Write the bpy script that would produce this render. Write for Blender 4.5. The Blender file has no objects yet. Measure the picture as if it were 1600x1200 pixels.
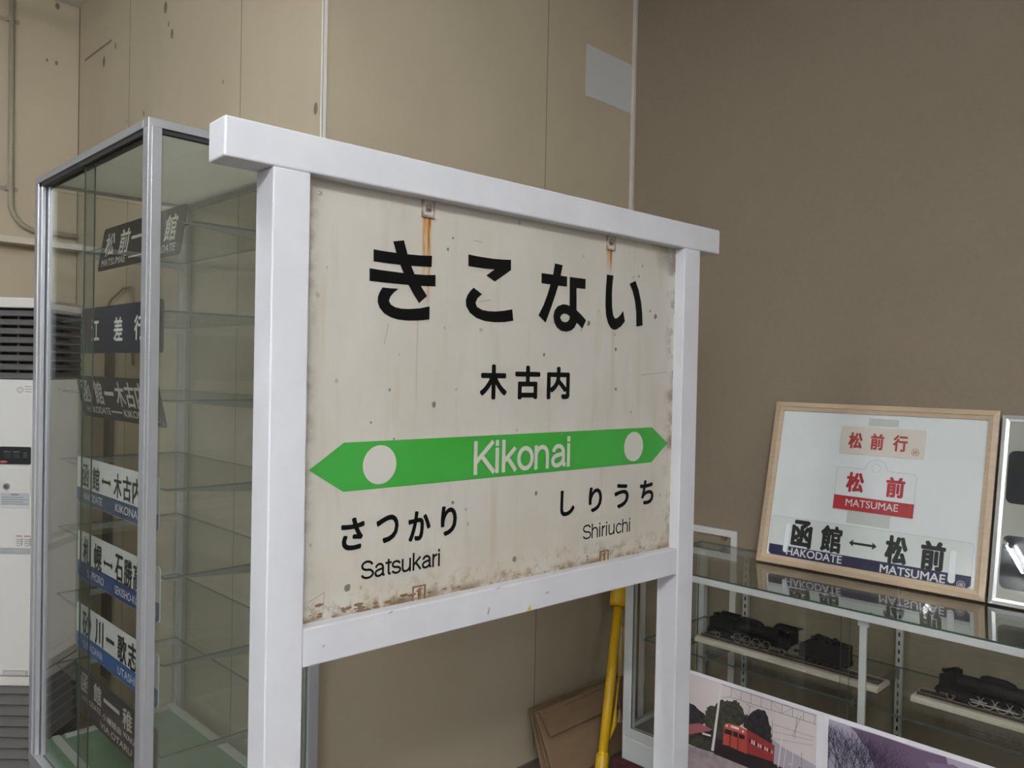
import bpy, math, random
from mathutils import Vector, Matrix
S = bpy.context.scene
COL = S.collection
PI = math.pi
R = math.radians

# ------------------------------------------------------------------ camera
# room axes: X along the cream wall to the right, Y towards it, Z up (floor = 0)
EYE = 1.60
cam = bpy.data.cameras.new('camera'); camo = bpy.data.objects.new('camera', cam); COL.objects.link(camo)
YAW, PITCH, ROLL = 0.7279 + 0.0613, -0.0137, 0.0206
F = Vector((math.sin(YAW)*math.cos(PITCH), math.cos(YAW)*math.cos(PITCH), math.sin(PITCH)))
RT = F.cross(Vector((0, 0, 1))).normalized(); UP = RT.cross(F)
c_, s_ = math.cos(ROLL), math.sin(ROLL)
R2 = c_*RT + s_*UP; U2 = -s_*RT + c_*UP
camo.matrix_world = Matrix(((R2.x, U2.x, -F.x, 0), (R2.y, U2.y, -F.y, 0), (R2.z, U2.z, -F.z, EYE), (0, 0, 0, 1)))
cam.sensor_width = 36; cam.lens = 36*1241.64/1600; cam.clip_start = .02
S.camera = camo

# ------------------------------------------------------------------ world, exposure
W = bpy.data.worlds.new('world'); S.world = W; W.use_nodes = True
W.node_tree.nodes['Background'].inputs[0].default_value = (.93, .97, 1.0, 1)
W.node_tree.nodes['Background'].inputs[1].default_value = 0.16
S.view_settings.view_transform = 'Standard'; S.view_settings.look = 'None'
S.view_settings.gamma = 1; S.view_settings.use_curve_mapping = False
S.view_settings.exposure = 2.07
S.cycles.transparent_max_bounces = 48
LAMP = 30.0          # strength of the fluorescent tubes
CEIL = 3.47

# ------------------------------------------------------------------ node helpers
class E:
    """value in a shader tree, with arithmetic"""
    def __init__(s, t, k): s.t, s.k = t, k
    def _m(s, op, *a, clamp=False):
        n = s.t.nodes.new('ShaderNodeMath'); n.operation = op; n.use_clamp = clamp
        for i, v in enumerate((s,)+a):
            if isinstance(v, E): s.t.links.new(v.k, n.inputs[i])
            else: n.inputs[i].default_value = v
        return E(s.t, n.outputs[0])
    def __add__(s, o): return s._m('ADD', o)
    def __sub__(s, o): return s._m('SUBTRACT', o)
    def __mul__(s, o): return s._m('MULTIPLY', o)
    def __truediv__(s, o): return s._m('DIVIDE', o)
    def pow(s, o): return s._m('POWER', o)
    def abs(s): return s._m('ABSOLUTE')
    def max(s, o): return s._m('MAXIMUM', o)
    def min(s, o): return s._m('MINIMUM', o)
    def ramp(s, a, b):        # smooth 0..1 between a and b (a may exceed b)
        n = s.t.nodes.new('ShaderNodeMapRange'); n.interpolation_type = 'SMOOTHSTEP'
        s.t.links.new(s.k, n.inputs[0])
        if a < b: n.inputs[1].default_value, n.inputs[2].default_value = a, b
        else:
            n.inputs[1].default_value, n.inputs[2].default_value = b, a
            n.inputs[3].default_value, n.inputs[4].default_value = 1, 0
        return E(s.t, n.outputs[0])

MATS = {}
def mat(name, col, rough=.5, metal=0.0, spec=.5):
    if name in MATS: return MATS[name]
    m = bpy.data.materials.new(name); m.use_nodes = True
    b = m.node_tree.nodes['Principled BSDF']
    b.inputs['Base Color'].default_value = (*col, 1); b.inputs['Roughness'].default_value = rough
    b.inputs['Metallic'].default_value = metal; b.inputs['Specular IOR Level'].default_value = spec
    MATS[name] = m; return m
def objco(t):
    n = t.nodes.new('ShaderNodeTexCoord'); s = t.nodes.new('ShaderNodeSeparateXYZ'); t.links.new(n.outputs['Object'], s.inputs[0])
    return n.outputs['Object'], E(t, s.outputs[0]), E(t, s.outputs[1]), E(t, s.outputs[2])
def noise(t, co, scale, sc=(1, 1, 1), detail=3, rough=.55, off=(0, 0, 0)):
    mp = t.nodes.new('ShaderNodeMapping'); mp.inputs['Scale'].default_value = sc; mp.inputs['Location'].default_value = off
    t.links.new(co, mp.inputs[0])
    n = t.nodes.new('ShaderNodeTexNoise'); n.inputs['Scale'].default_value = scale
    n.inputs['Detail'].default_value = detail; n.inputs['Roughness'].default_value = rough
    t.links.new(mp.outputs[0], n.inputs[0]); return E(t, n.outputs[0])
def mixc(t, fac, a, b):
    n = t.nodes.new('ShaderNodeMix'); n.data_type = 'RGBA'
    if isinstance(fac, E): t.links.new(fac.k, n.inputs[0])
    else: n.inputs[0].default_value = fac
    for i, v in ((6, a), (7, b)):
        if isinstance(v, tuple): n.inputs[i].default_value = (*v, 1)
        else: t.links.new(v, n.inputs[i])
    return n.outputs[2]
def noisy(name, c1, c2, scale=8, rough=.6, sc=(1, 1, 1), lo=.35, hi=.7, bump=0, spec=.5, metal=0):
    if name in MATS: return MATS[name]
    m = mat(name, c1, rough, metal, spec); t = m.node_tree; b = t.nodes['Principled BSDF']
    co, x, y, z = objco(t)
    n = noise(t, co, scale, sc)
    t.links.new(mixc(t, n.ramp(lo, hi), c1, c2), b.inputs['Base Color'])
    if bump:
        bp = t.nodes.new('ShaderNodeBump'); bp.inputs['Strength'].default_value = bump; bp.inputs['Distance'].default_value = .002
        n2 = noise(t, co, scale*14, sc, 2); t.links.new(n2.k, bp.inputs['Height']); t.links.new(bp.outputs[0], b.inputs['Normal'])
    return m
def glassy(name, tint, refl=1.0, rough=.0, haze=0.0):
    """thin architectural glass: tinted transmission plus Schlick reflection"""
    if name in MATS: return MATS[name]
    m = bpy.data.materials.new(name); m.use_nodes = True; t = m.node_tree; t.nodes.clear()
    out = t.nodes.new('ShaderNodeOutputMaterial'); mx = t.nodes.new('ShaderNodeMixShader')
    tr = t.nodes.new('ShaderNodeBsdfTransparent'); tr.inputs[0].default_value = (*tint, 1)
    gl = t.nodes.new('ShaderNodeBsdfGlossy'); gl.inputs['Roughness'].default_value = rough
    lw = t.nodes.new('ShaderNodeLayerWeight')
    f = E(t, lw.outputs['Facing']).pow(5.0)*(.96*refl) + .04*refl
    t.links.new(f.k, mx.inputs[0]); t.links.new(tr.outputs[0], mx.inputs[1]); t.links.new(gl.outputs[0], mx.inputs[2])
    last = mx.outputs[0]
    if haze:      # pale diffuse film imitating reflected haze, along with wiping smears
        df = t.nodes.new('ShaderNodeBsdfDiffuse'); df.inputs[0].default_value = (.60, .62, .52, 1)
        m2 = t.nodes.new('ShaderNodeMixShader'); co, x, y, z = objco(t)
        fac = noise(t, co, 2.5, (1, 1, .5), 3).ramp(.2, .8)*haze+haze*.5
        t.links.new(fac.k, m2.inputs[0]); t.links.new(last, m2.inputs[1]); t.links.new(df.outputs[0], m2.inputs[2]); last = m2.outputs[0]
    t.links.new(last, out.inputs[0]); MATS[name] = m; return m
def emit(name, col, st):
    if name in MATS: return MATS[name]
    m = bpy.data.materials.new(name); m.use_nodes = True; t = m.node_tree; t.nodes.clear()
    out = t.nodes.new('ShaderNodeOutputMaterial'); e = t.nodes.new('ShaderNodeEmission')
    e.inputs[0].default_value = (*col, 1); e.inputs[1].default_value = st
    t.links.new(e.outputs[0], out.inputs[0]); MATS[name] = m; return m

# ------------------------------------------------------------------ mesh helpers
class MB:
    def __init__(s): s.v, s.f, s.m = [], [], []
    def add(s, vs, fs, mi=0, M=None):
        o = len(s.v)
        s.v += [tuple(M @ Vector(p)) if M is not None else tuple(p) for p in vs]
        s.f += [tuple(o+i for i in f) for f in fs]; s.m += [mi]*len(fs); return s
    def box(s, x0, x1, y0, y1, z0, z1, mi=0, M=None):
        vs = [(x, y, z) for z in (z0, z1) for y in (y0, y1) for x in (x0, x1)]
        return s.add(vs, [(0, 2, 3, 1), (4, 5, 7, 6), (0, 1, 5, 4), (2, 6, 7, 3), (0, 4, 6, 2), (1, 3, 7, 5)], mi, M)
    def prism(s, pts, y0, y1, mi=0, M=None):        # polygon in x,z given thickness in y (front = y0)
        n = len(pts)
        a = sum(pts[i][0]*pts[(i+1) % n][1]-pts[(i+1) % n][0]*pts[i][1] for i in range(n))
        if a < 0: pts = pts[::-1]
        vs = [(p[0], y0, p[1]) for p in pts]+[(p[0], y1, p[1]) for p in pts]
        fs = [tuple(range(n)), tuple(range(2*n-1, n-1, -1))]+[(i, n+i, n+(i+1) % n, (i+1) % n) for i in range(n)]
        return s.add(vs, fs, mi, M)
    def flat(s, pts, y, mi=0, M=None):
        n = len(pts)
        a = sum(pts[i][0]*pts[(i+1) % n][1]-pts[(i+1) % n][0]*pts[i][1] for i in range(n))
        if a < 0: pts = pts[::-1]
        return s.add([(p[0], y, p[1]) for p in pts], [tuple(range(n))], mi, M)
    def tube(s, pts, r, n=10, mi=0, M=None, cap=True):
        pts = [Vector(p) for p in pts]; rs = r if isinstance(r, (list, tuple)) else [r]*len(pts)
        vs, fs = [], []; u = None
        for i, p in enumerate(pts):
            d = (pts[min(i+1, len(pts)-1)]-pts[max(i-1, 0)]).normalized()
            if u is None: u = d.orthogonal().normalized()
            u = (u-d*u.dot(d)).normalized(); w = d.cross(u)
            for k in range(n):
                a = 2*PI*k/n; vs.append(p+(u*math.cos(a)+w*math.sin(a))*rs[i])
        for i in range(len(pts)-1):
            for k in range(n):
                fs.append((i*n+k, i*n+(k+1) % n, (i+1)*n+(k+1) % n, (i+1)*n+k))
        if cap: fs += [tuple(range(n-1, -1, -1)), tuple(range((len(pts)-1)*n, len(pts)*n))]
        return s.add(vs, fs, mi, M)
    def lathe(s, prof, c=(0, 0, 0), n=20, mi=0, M=None):   # prof: (radius, z)
        pts = [(c[0], c[1], c[2]+z) for r_, z in prof]
        vs, fs = [], []
        for r_, z in prof:
            for k in range(n): vs.append((c[0]+r_*math.cos(2*PI*k/n), c[1]+r_*math.sin(2*PI*k/n), c[2]+z))
        for i in range(len(prof)-1):
            for k in range(n): fs.append((i*n+k, i*n+(k+1) % n, (i+1)*n+(k+1) % n, (i+1)*n+k))
        fs += [tuple(range(n-1, -1, -1)), tuple(range((len(prof)-1)*n, len(prof)*n))]
        return s.add(vs, fs, mi, M)
    def torus(s, c, R_, r, n=24, k=6, mi=0, M=None):       # axis along y
        vs, fs = [], []
        for i in range(n):
            a = 2*PI*i/n
            for j in range(k):
                b = 2*PI*j/k; q = R_+r*math.cos(b)
                vs.append((c[0]+q*math.cos(a), c[1]+r*math.sin(b), c[2]+q*math.sin(a)))
        for i in range(n):
            for j in range(k):
                fs.append((i*k+j, i*k+(j+1) % k, ((i+1) % n)*k+(j+1) % k, ((i+1) % n)*k+j))
        return s.add(vs, fs, mi, M)
    def ring(s, c, ro, ri, y, n=28, mi=0, M=None):         # flat ring facing -y
        vs = []
        for r_ in (ro, ri):
            for i in range(n): vs.append((c[0]+r_*math.cos(2*PI*i/n), y, c[1]+r_*math.sin(2*PI*i/n)))
        return s.add(vs, [(i, (i+1) % n, n+(i+1) % n, n+i) for i in range(n)], mi, M)
    def build(s, name, mats, parent=None, bevel=0, smooth=False):
        me = bpy.data.meshes.new(name); me.from_pydata(s.v, [], s.f)
        for m in (mats if isinstance(mats, (list, tuple)) else [mats]): me.materials.append(m)
        me.polygons.foreach_set('material_index', s.m)
        if smooth: me.polygons.foreach_set('use_smooth', [True]*len(s.f))
        me.update()
        o = bpy.data.objects.new(name, me); COL.objects.link(o)
        if parent: o.parent = parent
        if bevel:
            b = o.modifiers.new('bevel', 'BEVEL'); b.width = bevel; b.segments = 2; b.limit_method = 'ANGLE'; b.harden_normals = False
        if smooth and bevel == 0:
            pass
        return o
def disc(cx, cz, rx, rz=None, n=24): rz = rz or rx; return [(cx+rx*math.cos(2*PI*i/n), cz+rz*math.sin(2*PI*i/n)) for i in range(n)]
def rrect(x0, x1, z0, z1, r, n=5):
    out = []
    for cx, cz, a in ((x1-r, z1-r, 0), (x0+r, z1-r, 90), (x0+r, z0+r, 180), (x1-r, z0+r, 270)):
        out += [(cx+r*math.cos(R(a+90*i/n)), cz+r*math.sin(R(a+90*i/n))) for i in range(n+1)]
    return out
def box(*a): return MB().box(*a)

def tag(o, label=None, cat=None, group=None, kind=None):
    for k, v in (('label', label), ('category', cat), ('group', group), ('kind', kind)):
        if v: o[k] = v
    return o
def thing(name, label, cat, loc=(0, 0, 0), rot=(0, 0, 0), group=None):
    o = bpy.data.objects.new(name, None); COL.objects.link(o); o.location = loc; o.rotation_euler = rot
    o.empty_display_size = .1
    return tag(o, label, cat, group)
def struct(o): o['kind'] = 'structure'; return o
def copy_tree(o, parent=None):
    c = o.copy(); COL.objects.link(c)
    if parent: c.parent = parent
    for ch in o.children: copy_tree(ch, c)
    return c

# ------------------------------------------------------------------ lettering (Blender's own built-in font, turned into meshes)
GC = {}
def glyph(text, wt=0.0, space=1.0):
    k = (text, wt, space)
    if k not in GC:
        c = bpy.data.curves.new('lettering', 'FONT'); c.body = text; c.offset = wt; c.resolution_u = 4; c.space_character = space
        o = bpy.data.objects.new('lettering', c); COL.objects.link(o)
        bpy.context.view_layer.update()
        me = bpy.data.meshes.new_from_object(o)
        vs = [(v.co.x, v.co.y) for v in me.vertices]; fs = [tuple(p.vertices) for p in me.polygons]
        bpy.data.objects.remove(o); bpy.data.curves.remove(c); bpy.data.meshes.remove(me)
        x0, x1 = min(v[0] for v in vs), max(v[0] for v in vs); y0, y1 = min(v[1] for v in vs), max(v[1] for v in vs)
        GC[k] = ([((x-x0)/(x1-x0), (y-y0)/(y1-y0)) for x, y in vs], fs)
    return GC[k]
def write(mb, text, x0, x1, z0, z1, y, wt=0.0, mi=0, space=1.0):
    """text stretched into the rectangle x0..x1, z0..z1 on the plane y (read from -y)"""
    vs, fs = glyph(text, 0, space)
    d = max(0, wt)*(z1-z0)*1.15      # bold: the outline laid down again around its own edge
    offs = [(0, 0)]+([(d*math.cos(PI*i/4+PI/8), d*math.sin(PI*i/4+PI/8)) for i in range(8)] if d > 0 else [])
    for i, (ox, oz) in enumerate(offs):
        mb.add([(x0+d+u*(x1-x0-2*d)+ox, y-.000008*i, z0+d+v*(z1-z0-2*d)+oz) for u, v in vs], fs, mi)
    return mb

# monoline roman letters: centre lines with cap height 1
def arc(cx, cz, rx, rz, a0, a1, n=16): return [(cx+rx*math.cos(R(a0+(a1-a0)*i/n)), cz+rz*math.sin(R(a0+(a1-a0)*i/n))) for i in range(n+1)]
SS = arc(.43, .75, .33, .25, 12, 262)+arc(.45, .25, .36, .25, 82, -168)
HB = [(.08, .46), (.12, .58), (.20, .68), (.30, .725), (.39, .73), (.49, .69), (.56, .61), (.59, .50), (.60, .40), (.60, 0)]
LET = {'S': (.88, [SS]), 's': (.68, [[(x*.74, z*.73) for x, z in SS]]),
       'a': (.76, [arc(.355, .49, .235, .24, 168, 0)+[(.59, .12), (.61, .03), (.69, .01)], [(.59, .45), (.50, .42), (.30, .385), (.16, .33), (.09, .22), (.10, .11), (.17, .025), (.28, .0), (.40, .02), (.51, .09), (.58, .20)]]),
       't': (.40, [[(.20, .93), (.20, .14), (.23, .04), (.34, .015)], [(.05, .72), (.34, .72)]]),
       'u': (.76, [[(.08, .73), (.08, .24), (.10, .11), (.17, .025), (.28, 0), (.40, .025), (.50, .09), (.57, .19), (.60, .30)], [(.60, .73), (.60, 0)]]),
       'k': (.66, [[(.08, 1), (.08, 0)], [(.52, .72), (.10, .30)], [(.24, .44), (.56, .01)]]),
       'r': (.43, [[(.08, .73), (.08, 0)], [(.08, .42), (.11, .56), (.18, .66), (.28, .71), (.36, .71)]]),
       'i': (.27, [[(.08, .73), (.08, 0)], [(.08, .955), (.08, 1)]]),
       'h': (.76, [[(.08, 1), (.08, 0)], HB]), 'n': (.76, [[(.08, .73), (.08, 0)], HB]),
       'c': (.68, [arc(.36, .365, .28, .365, 38, 322, 24)]), 'o': (.75, [arc(.36, .365, .29, .365, 0, 360, 32)]),
       'K': (.88, [[(.09, 1), (.09, 0)], [(.74, .99), (.12, .36)], [(.32, .57), (.79, .01)]])}
def roman(mb, word_, x0, x1, z0, z1, y, w):
    """word in light monoline capitals and small letters; w = stroke width as a share of the cap height"""
    strokes, x = [], 0
    for ch in word_:
        adv, st = LET[ch]
        strokes += [[(x+p[0], p[1]) for p in q] for q in st]; x += adv
    a, b = min(p[0] for q in strokes for p in q), max(p[0] for q in strokes for p in q)
    H = z1-z0; t = w*H/2
    kx = (x1-x0-2*t)/(b-a); kz = H-2*t
    for n_, q in enumerate(strokes):
        pts = [Vector((x0+t+(p[0]-a)*kx, z0+t+p[1]*kz)) for p in q]
        closed = (pts[0]-pts[-1]).length < 1e-5
        if closed: pts = pts[:-1]
        else:
            pts[0] = pts[0]+(pts[0]-pts[1]).normalized()*t*(1 if len(q) == 2 or q[0][1] in (1, .73, 0) else .3)
            pts[-1] = pts[-1]+(pts[-1]-pts[-2]).normalized()*t*(1 if len(q) == 2 or q[-1][1] in (1, .73, 0) else .3)
        L_, N = [], len(pts)
        for i in range(N):
            d0 = (pts[i]-pts[i-1]) if (i or closed) else pts[1]-pts[0]
            d1 = (pts[(i+1) % N]-pts[i]) if (i < N-1 or closed) else d0
            if d0.length < 1e-9: d0 = d1
            d = (d0.normalized()+d1.normalized()).normalized(); c = max(.5, d.dot(d1.normalized()))
            L_.append((pts[i]+Vector((-d.y, d.x))*t/c, pts[i]-Vector((-d.y, d.x))*t/c))
        yy = y-.00002*(n_ % 4)
        vs = [(p.x, yy, p.y) for pr in L_ for p in pr]
        mb.add(vs, [(2*i, 2*i+1, (2*i+3) % (2*N), (2*i+2) % (2*N)) for i in range(N if closed else N-1)])
    return mb

# ------------------------------------------------------------------ shared materials
M_white = noisy('white_gloss_paint', (.80, .80, .83), (.74, .74, .77), 5, .38, bump=.12)
M_alu = mat('anodised_aluminium', (.60, .61, .63), .38, .55)
M_steel = mat('pale_steel', (.66, .67, .66), .42, .3)
M_black = mat('black_paint', (.004, .004, .004), .45, 0, .18)
M_glass = glassy('clear_glass', (.985, .990, .978), .75)
M_glass_top = glassy('counter_glass', (.945, .962, .945), 1.5)
M_glass_side = glassy('side_glass', (.985, .990, .978), 1.6, haze=.10)
M_edge = mat('green_glass_edge', (.05, .085, .065), .4, 0, .3)
M_plain_white = mat('white_plastic', (.78, .79, .77), .35)
M_dark_text = mat('dark_lettering', (.012, .014, .013), .45)
M_pale_text = mat('pale_lettering', (.75, .75, .74), .5)

# ------------------------------------------------------------------ the room
XB, YA = 2.979, 2.209          # brown wall, cream wall
XC, YD = 1.354, 4.60           # boxed-out corner, far wall
m_cream = noisy('cream_wall_panel', (.525, .45, .325), (.49, .418, .30), 2.2, .5, (1, 1, .5), spec=.35)
m_brown = noisy('brown_wall_cloth', (.275, .222, .160), (.263, .212, .152), 60, .85, spec=.2, bump=.2)
m_floor = noisy('dark_vinyl_floor', (.115, .085, .07), (.09, .068, .056), 14, .45)
m_ceil = noisy('ceiling_board', (.80, .79, .77), (.76, .75, .73), 6, .8)
m_seam = mat('wall_joint', (.13, .105, .07), .8)
m_mark = mat('plugged_hole', (.20, .165, .12), .7)
struct(box(-11, 9, -11, 16, -.1, 0).build('floor', m_floor))
struct(box(-11, 9, -11, 16, CEIL, CEIL+.1).build('ceiling', m_ceil))
wa = struct(box(XC, XB+.12, YA, YA+.1, 0, CEIL).build('wall_back', m_cream))
wb = struct(box(XC, XC+.1, YA+.1, YD, 0, CEIL).build('wall_left', m_cream))
we = struct(box(.42, XC+.1, YD, YD+.12, 0, CEIL).build('wall_far', m_cream))
wh_ = struct(box(-11, XC+.1, 8.0, 8.12, 0, CEIL).build('wall_hall', noisy('hall_wall', (.30, .27, .21), (.27, .245, .19), 3, .7)))
struct(box(-5.0, .9, 7.96, 7.9995, 2.642, 2.688).build('trim_5', mat('reflected_rail_white', (.86, .86, .83), .4)))  # unseen rail added for the pale line it reflects in the cabinet doors
wr = struct(box(XB, XB+.12, -3.2, YA, 0, CEIL).build('wall_right', m_brown))
# joints between the wall boards, drill holes and a scratch
j = MB()
j.box(2.392, 2.3945, YA-.0006, YA+.001, .06, CEIL)
struct(j.build('panel_joint', m_seam, wa))
j = MB()
for y in (3.873, 2.768): j.box(XC-.0006, XC+.001, y, y+.003, .06, CEIL)
j.box(XC-.0008, XC+.001, YD-.012, YD-.0005, .06, CEIL)
struct(j.build('panel_joint', m_seam, wb))
def wall_disc(mb, c, r, axis):
    pts = [(r*.75*math.cos(2*PI*i/12), r*1.25*math.sin(2*PI*i/12)) for i in range(12)]
    if axis == 'x': mb.add([(c[0]-.0012, c[1]-u, c[2]+v) for u, v in pts], [tuple(range(12))])
    else: mb.add([(c[0]+u, c[1]-.0012, c[2]+v) for u, v in pts], [tuple(range(12))])
h = MB()
for y, z, r_ in ((3.465, 3.124, .021), (3.428, 3.043, .010), (3.393, 2.993, .017), (4.058, 3.124, .013), (4.216, 3.12-.03, .022), (3.692, 2.725, .011), (2.909, 2.675, .007), (2.250, 2.43, .016), (3.90, 2.73, .006)):
    wall_disc(h, (XC, y, z), r_, 'x')
h.add([(XC-.001, 4.503, 3.165), (XC-.001, 4.111, 3.162), (XC-.001, 4.111, 3.172), (XC-.001, 4.503, 3.177)], [(0, 1, 2, 3)])
struct(h.build('wall_marks', m_mark, wb))
h = MB()
for x, z, r_ in ((1.249, 3.445, .014), (1.203, 3.154, .007), (1.247, 3.152, .010)): wall_disc(h, (x, YD, z), r_, 'y')
struct(h.build('wall_marks', m_mark, we))

# corner guard, corner trim, baseboard, ledge
m_guard = mat('corner_guard_white', (.80, .77, .71), .35)
g = MB(); g.box(XC-.003, XC+.004, YA-.003, YA+.010, 0, CEIL).box(XC-.003, XC+.010, YA-.0035, YA, 0, CEIL)
struct(g.build('trim_1', m_guard))
struct(box(XB-.020, XB-.0005, YA-.018, YA-.0005, 0, CEIL).build('trim_2', mat('corner_trim_paint', (.60, .56, .49), .45), bevel=.003))
l = MB(); l.box(.42, XC-.002, YD-.10, YD-.0005, 2.190, 2.222)
struct(l.build('trim_3', mat('ledge_paint', (.62, .56, .46), .5)))
l = MB(); l.box(.42, XC-.002, YD-.012, YD-.0005, 2.223, 2.232)
struct(l.build('trim_4', m_seam))
struct(box(XC+.03, XB-.021, YA-.006, YA-.0005, 0, .008).build('baseboard_back', mat('baseboard_vinyl', (.16, .13, .10), .5)))

# ------------------------------------------------------------------ ceiling lights (fluorescent, rows along the hall)
m_tube = emit('fluorescent_tube', (.93, .97, 1.0), LAMP)
m_house = mat('fixture_enamel', (.8, .8, .8), .4)
def fixture(label):
    t = thing('ceiling_light', label, 'ceiling light', (0, 0, CEIL), group='fluorescent ceiling lights')
    h = MB(); h.prism([(-.11, 0), (.11, 0), (.05, -.06), (-.05, -.06)], -.63, .63)
    h.box(-.03, .03, -.63, -.60, -.115, -.06).box(-.03, .03, .60, .63, -.115, -.06)
    o = h.build('housing', m_house, t)
    for s in (-1, 1):
        MB().tube([(.05*s, -.60, -.095), (.05*s, .60, -.095)], .016, 8).build('tube', m_tube, t)
    t.rotation_euler.z = PI/2
    return t
spots = [(-.75, -.75), (-2.6, -.75), (-.95, -1.25), (-.40, 1.62), (5.06, -6.4), (6.4, -6.4), (4.75, -4.84), (-1.2, -4.9), (-4.2, -3.0), (-6.05, 2.04), (-8.0, 2.10)]  # third added to deepen the beam's shadow, fourth to brighten the left walls
fx0 = None
for i, (x, y) in enumerate(spots):
    fx = fixture('white twin tube fluorescent light on the ceiling of the hall') if fx0 is None else copy_tree(fx0)
    fx0 = fx0 or fx
    fx.location = (x, y, CEIL)
    if (x, y) == (-.40, 1.62):         # unseen fixture added for the left walls; a tube removed to dim it
        for c in [c for c in fx.children if c.name.startswith('tube')][:1]: bpy.data.objects.remove(c)

# ------------------------------------------------------------------ station name sign
sg = thing('station_sign', 'large white timber framed station name sign with black hiragana and a green arrow band', 'station sign', (.6418, 1.3711, 0), (0, 0, -.0613))
D = .0757                                 # timber depth
TOP, BH, BL = 2.0512, .0738, 1.5412       # top beam
P0, P1, PW = .0930, 1.5412-.0985, .0765
ZL1, ZL0 = 2.0512-.9576, 2.0512-.9576-.0759
box(0, BL, 0, D, TOP-BH, TOP).build('top_beam', M_white, sg, bevel=.004)
for x0 in (P0, P1-PW):
    box(x0, x0+PW, .0006, D-.0006, 0, TOP-BH-.0004).build('post', M_white, sg, bevel=.003)
box(P0+PW+.0005, P1-PW-.0005, .003, D-.003, ZL0, ZL1).build('lower_beam', M_white, sg, bevel=.003)
for x0 in (P0, P1-PW):
    box(x0-.006, x0+PW+.006, -.22, D+.10, 0, .07).build('foot', M_white, sg, bevel=.004)
# the enamel board, with its own dirt and rust
def board_material():
    m = mat('old_enamel_board', (.7, .66, .58), .36); t = m.node_tree; b = t.nodes['Principled BSDF']
    co, x, y, z = objco(t)
    n1 = noise(t, co, 3.0, (1.3, 1, .7), 4)
    n2 = noise(t, co, 9, (3.2, 1, .35), 4, off=(3, 0, 1))
    n3 = noise(t, co, 38, (1, 1, 1), 5, .65)
    n4 = noise(t, co, 17, (1, 1, 1), 4, .6, off=(5, 1, 2))
    c = mixc(t, n1.ramp(.35, .68), (.595, .555, .475), (.645, .615, .555))
    c = mixc(t, n2.ramp(.52, .80)*.45, c, (.50, .405, .28))
    # yellowing towards the foot and the right hand edge
    c = mixc(t, (z.ramp(1.42, 1.10)*.30)*n4.ramp(.25, .6), c, (.58, .47, .30))
    c = mixc(t, (x.ramp(.95, 1.36)*.05)*n1.ramp(.2, .6), c, (.52, .46, .34))
    # grime lying along the bottom edge and crusted on the right edge
    bot = z.ramp(1.165, 1.094)*n3.ramp(.47, .66)
    c = mixc(t, bot*.8, c, (.23, .14, .065))
    bot2 = z.ramp(1.118, 1.094)*n4.ramp(.36, .6)
    c = mixc(t, bot2*.85, c, (.20, .115, .05))
    rt = x.ramp(1.315, 1.366)*n4.ramp(.44, .64)*z.ramp(1.06, 1.2)
    c = mixc(t, rt*.85, c, (.19, .13, .085))
    tr = x.ramp(1.20, 1.34)*z.ramp(1.88, 1.97)*n4.ramp(.36, .62)
    c = mixc(t, tr*.75, c, (.20, .165, .11))
    lf = x.ramp(.215, .185)*n4.ramp(.45, .65)
    c = mixc(t, lf*.6, c, (.30, .24, .16))
    # rust runs below the two upper clips
    def run(x0, w, zt, zb, colr, amt, c):
        g = ((x-x0).abs()).ramp(w, w*.25)*z.ramp(zb, zt)*z.ramp(zt+.012, zt-.004)
        wob = noise(t, co, 30, (6, 1, .5), 3, off=(x0, 2, 0)).ramp(.2, .6)
        return mixc(t, (g*wob*amt).min(1.0), c, colr)
    for x0, w, zt, zb in ((.468, .018, 1.940, 1.70), (1.073, .017, 1.940, 1.86)):
        c = run(x0, w, zt, zb, (.62, .34, .09), 1.0, c)
        c = run(x0-.008, .0045, zt, zb+.06, (.45, .17, .02), 1.0, c)
        c = run(x0+.006, .0050, zt, zb, (.30, .10, .01), 1.2, c)
    c = run(.447, .0035, 1.735, 1.42, (.42, .33, .24), .7, c)
    c = run(1.094, .010, 1.72, 1.44, (.52, .43, .30), .6, c)
    c = run(.640, .030, 1.93, 1.55, (.62, .52, .40), .5, c)
    t.links.new(c, b.inputs['Base Color'])
    rg = n4*.25 + .22
    t.links.new(rg.k, b.inputs['Roughness'])
    return m
REC = .0337
bd = box(P0+PW-.012, P1-PW+.012, REC, REC+.012, ZL1-.010, TOP-BH+.006).build('name_board', board_material(), sg)
tag(bd, 'weathered cream enamel board with rust runs')
# dirt specks and chipped enamel
random.seed(4)
dm = MB()
SPOTS = [(205, 1748, 6), (495, 1526, 7), (833, 1648, 5), (1106, 1671, 6), (1102, 1711, 5), (1110, 1562, 6), (1276, 1771, 8), (970, 1910, 4), (1213, 1910, 6), (1197, 1880, 4), (1175, 1875, 4), (378, 1559, 4), (557, 1560, 4), (526, 1876, 4), (627, 1700, 6), (225, 1804, 3), (250, 1577, 5), (996, 1736, 8), (1252, 1786, 4), (540, 1903, 3), (967, 1716, 4), (1177, 1497, 5), (521, 1699, 4), (1035, 1771, 3), (747, 1461, 4), (333, 1490, 3), (903, 1446, 3), (401, 1635, 3), (742, 1966, 6),
         (284, 1150, 9), (316, 1145, 5), (816, 1300, 6), (748, 1144, 8), (599, 1247, 5), (391, 1453, 3), (923, 1148, 4), (1047, 1144, 3), (592, 1282, 4), (199, 1249, 4), (1244, 1217, 3), (554, 1301, 5), (1317, 1252, 5), (621, 1111, 4)]
for x, z, r_ in SPOTS:
    pts = [(x/1000+r_/1000*random.uniform(.6, 1.05)*math.cos(2*PI*i/9), z/1000+r_/1000*random.uniform(.7, 1.2)*math.sin(2*PI*i/9)) for i in range(9)]
    dm.flat(pts, REC-.0006, 0 if r_ > 6 or random.random() < .3 else 1)
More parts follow.
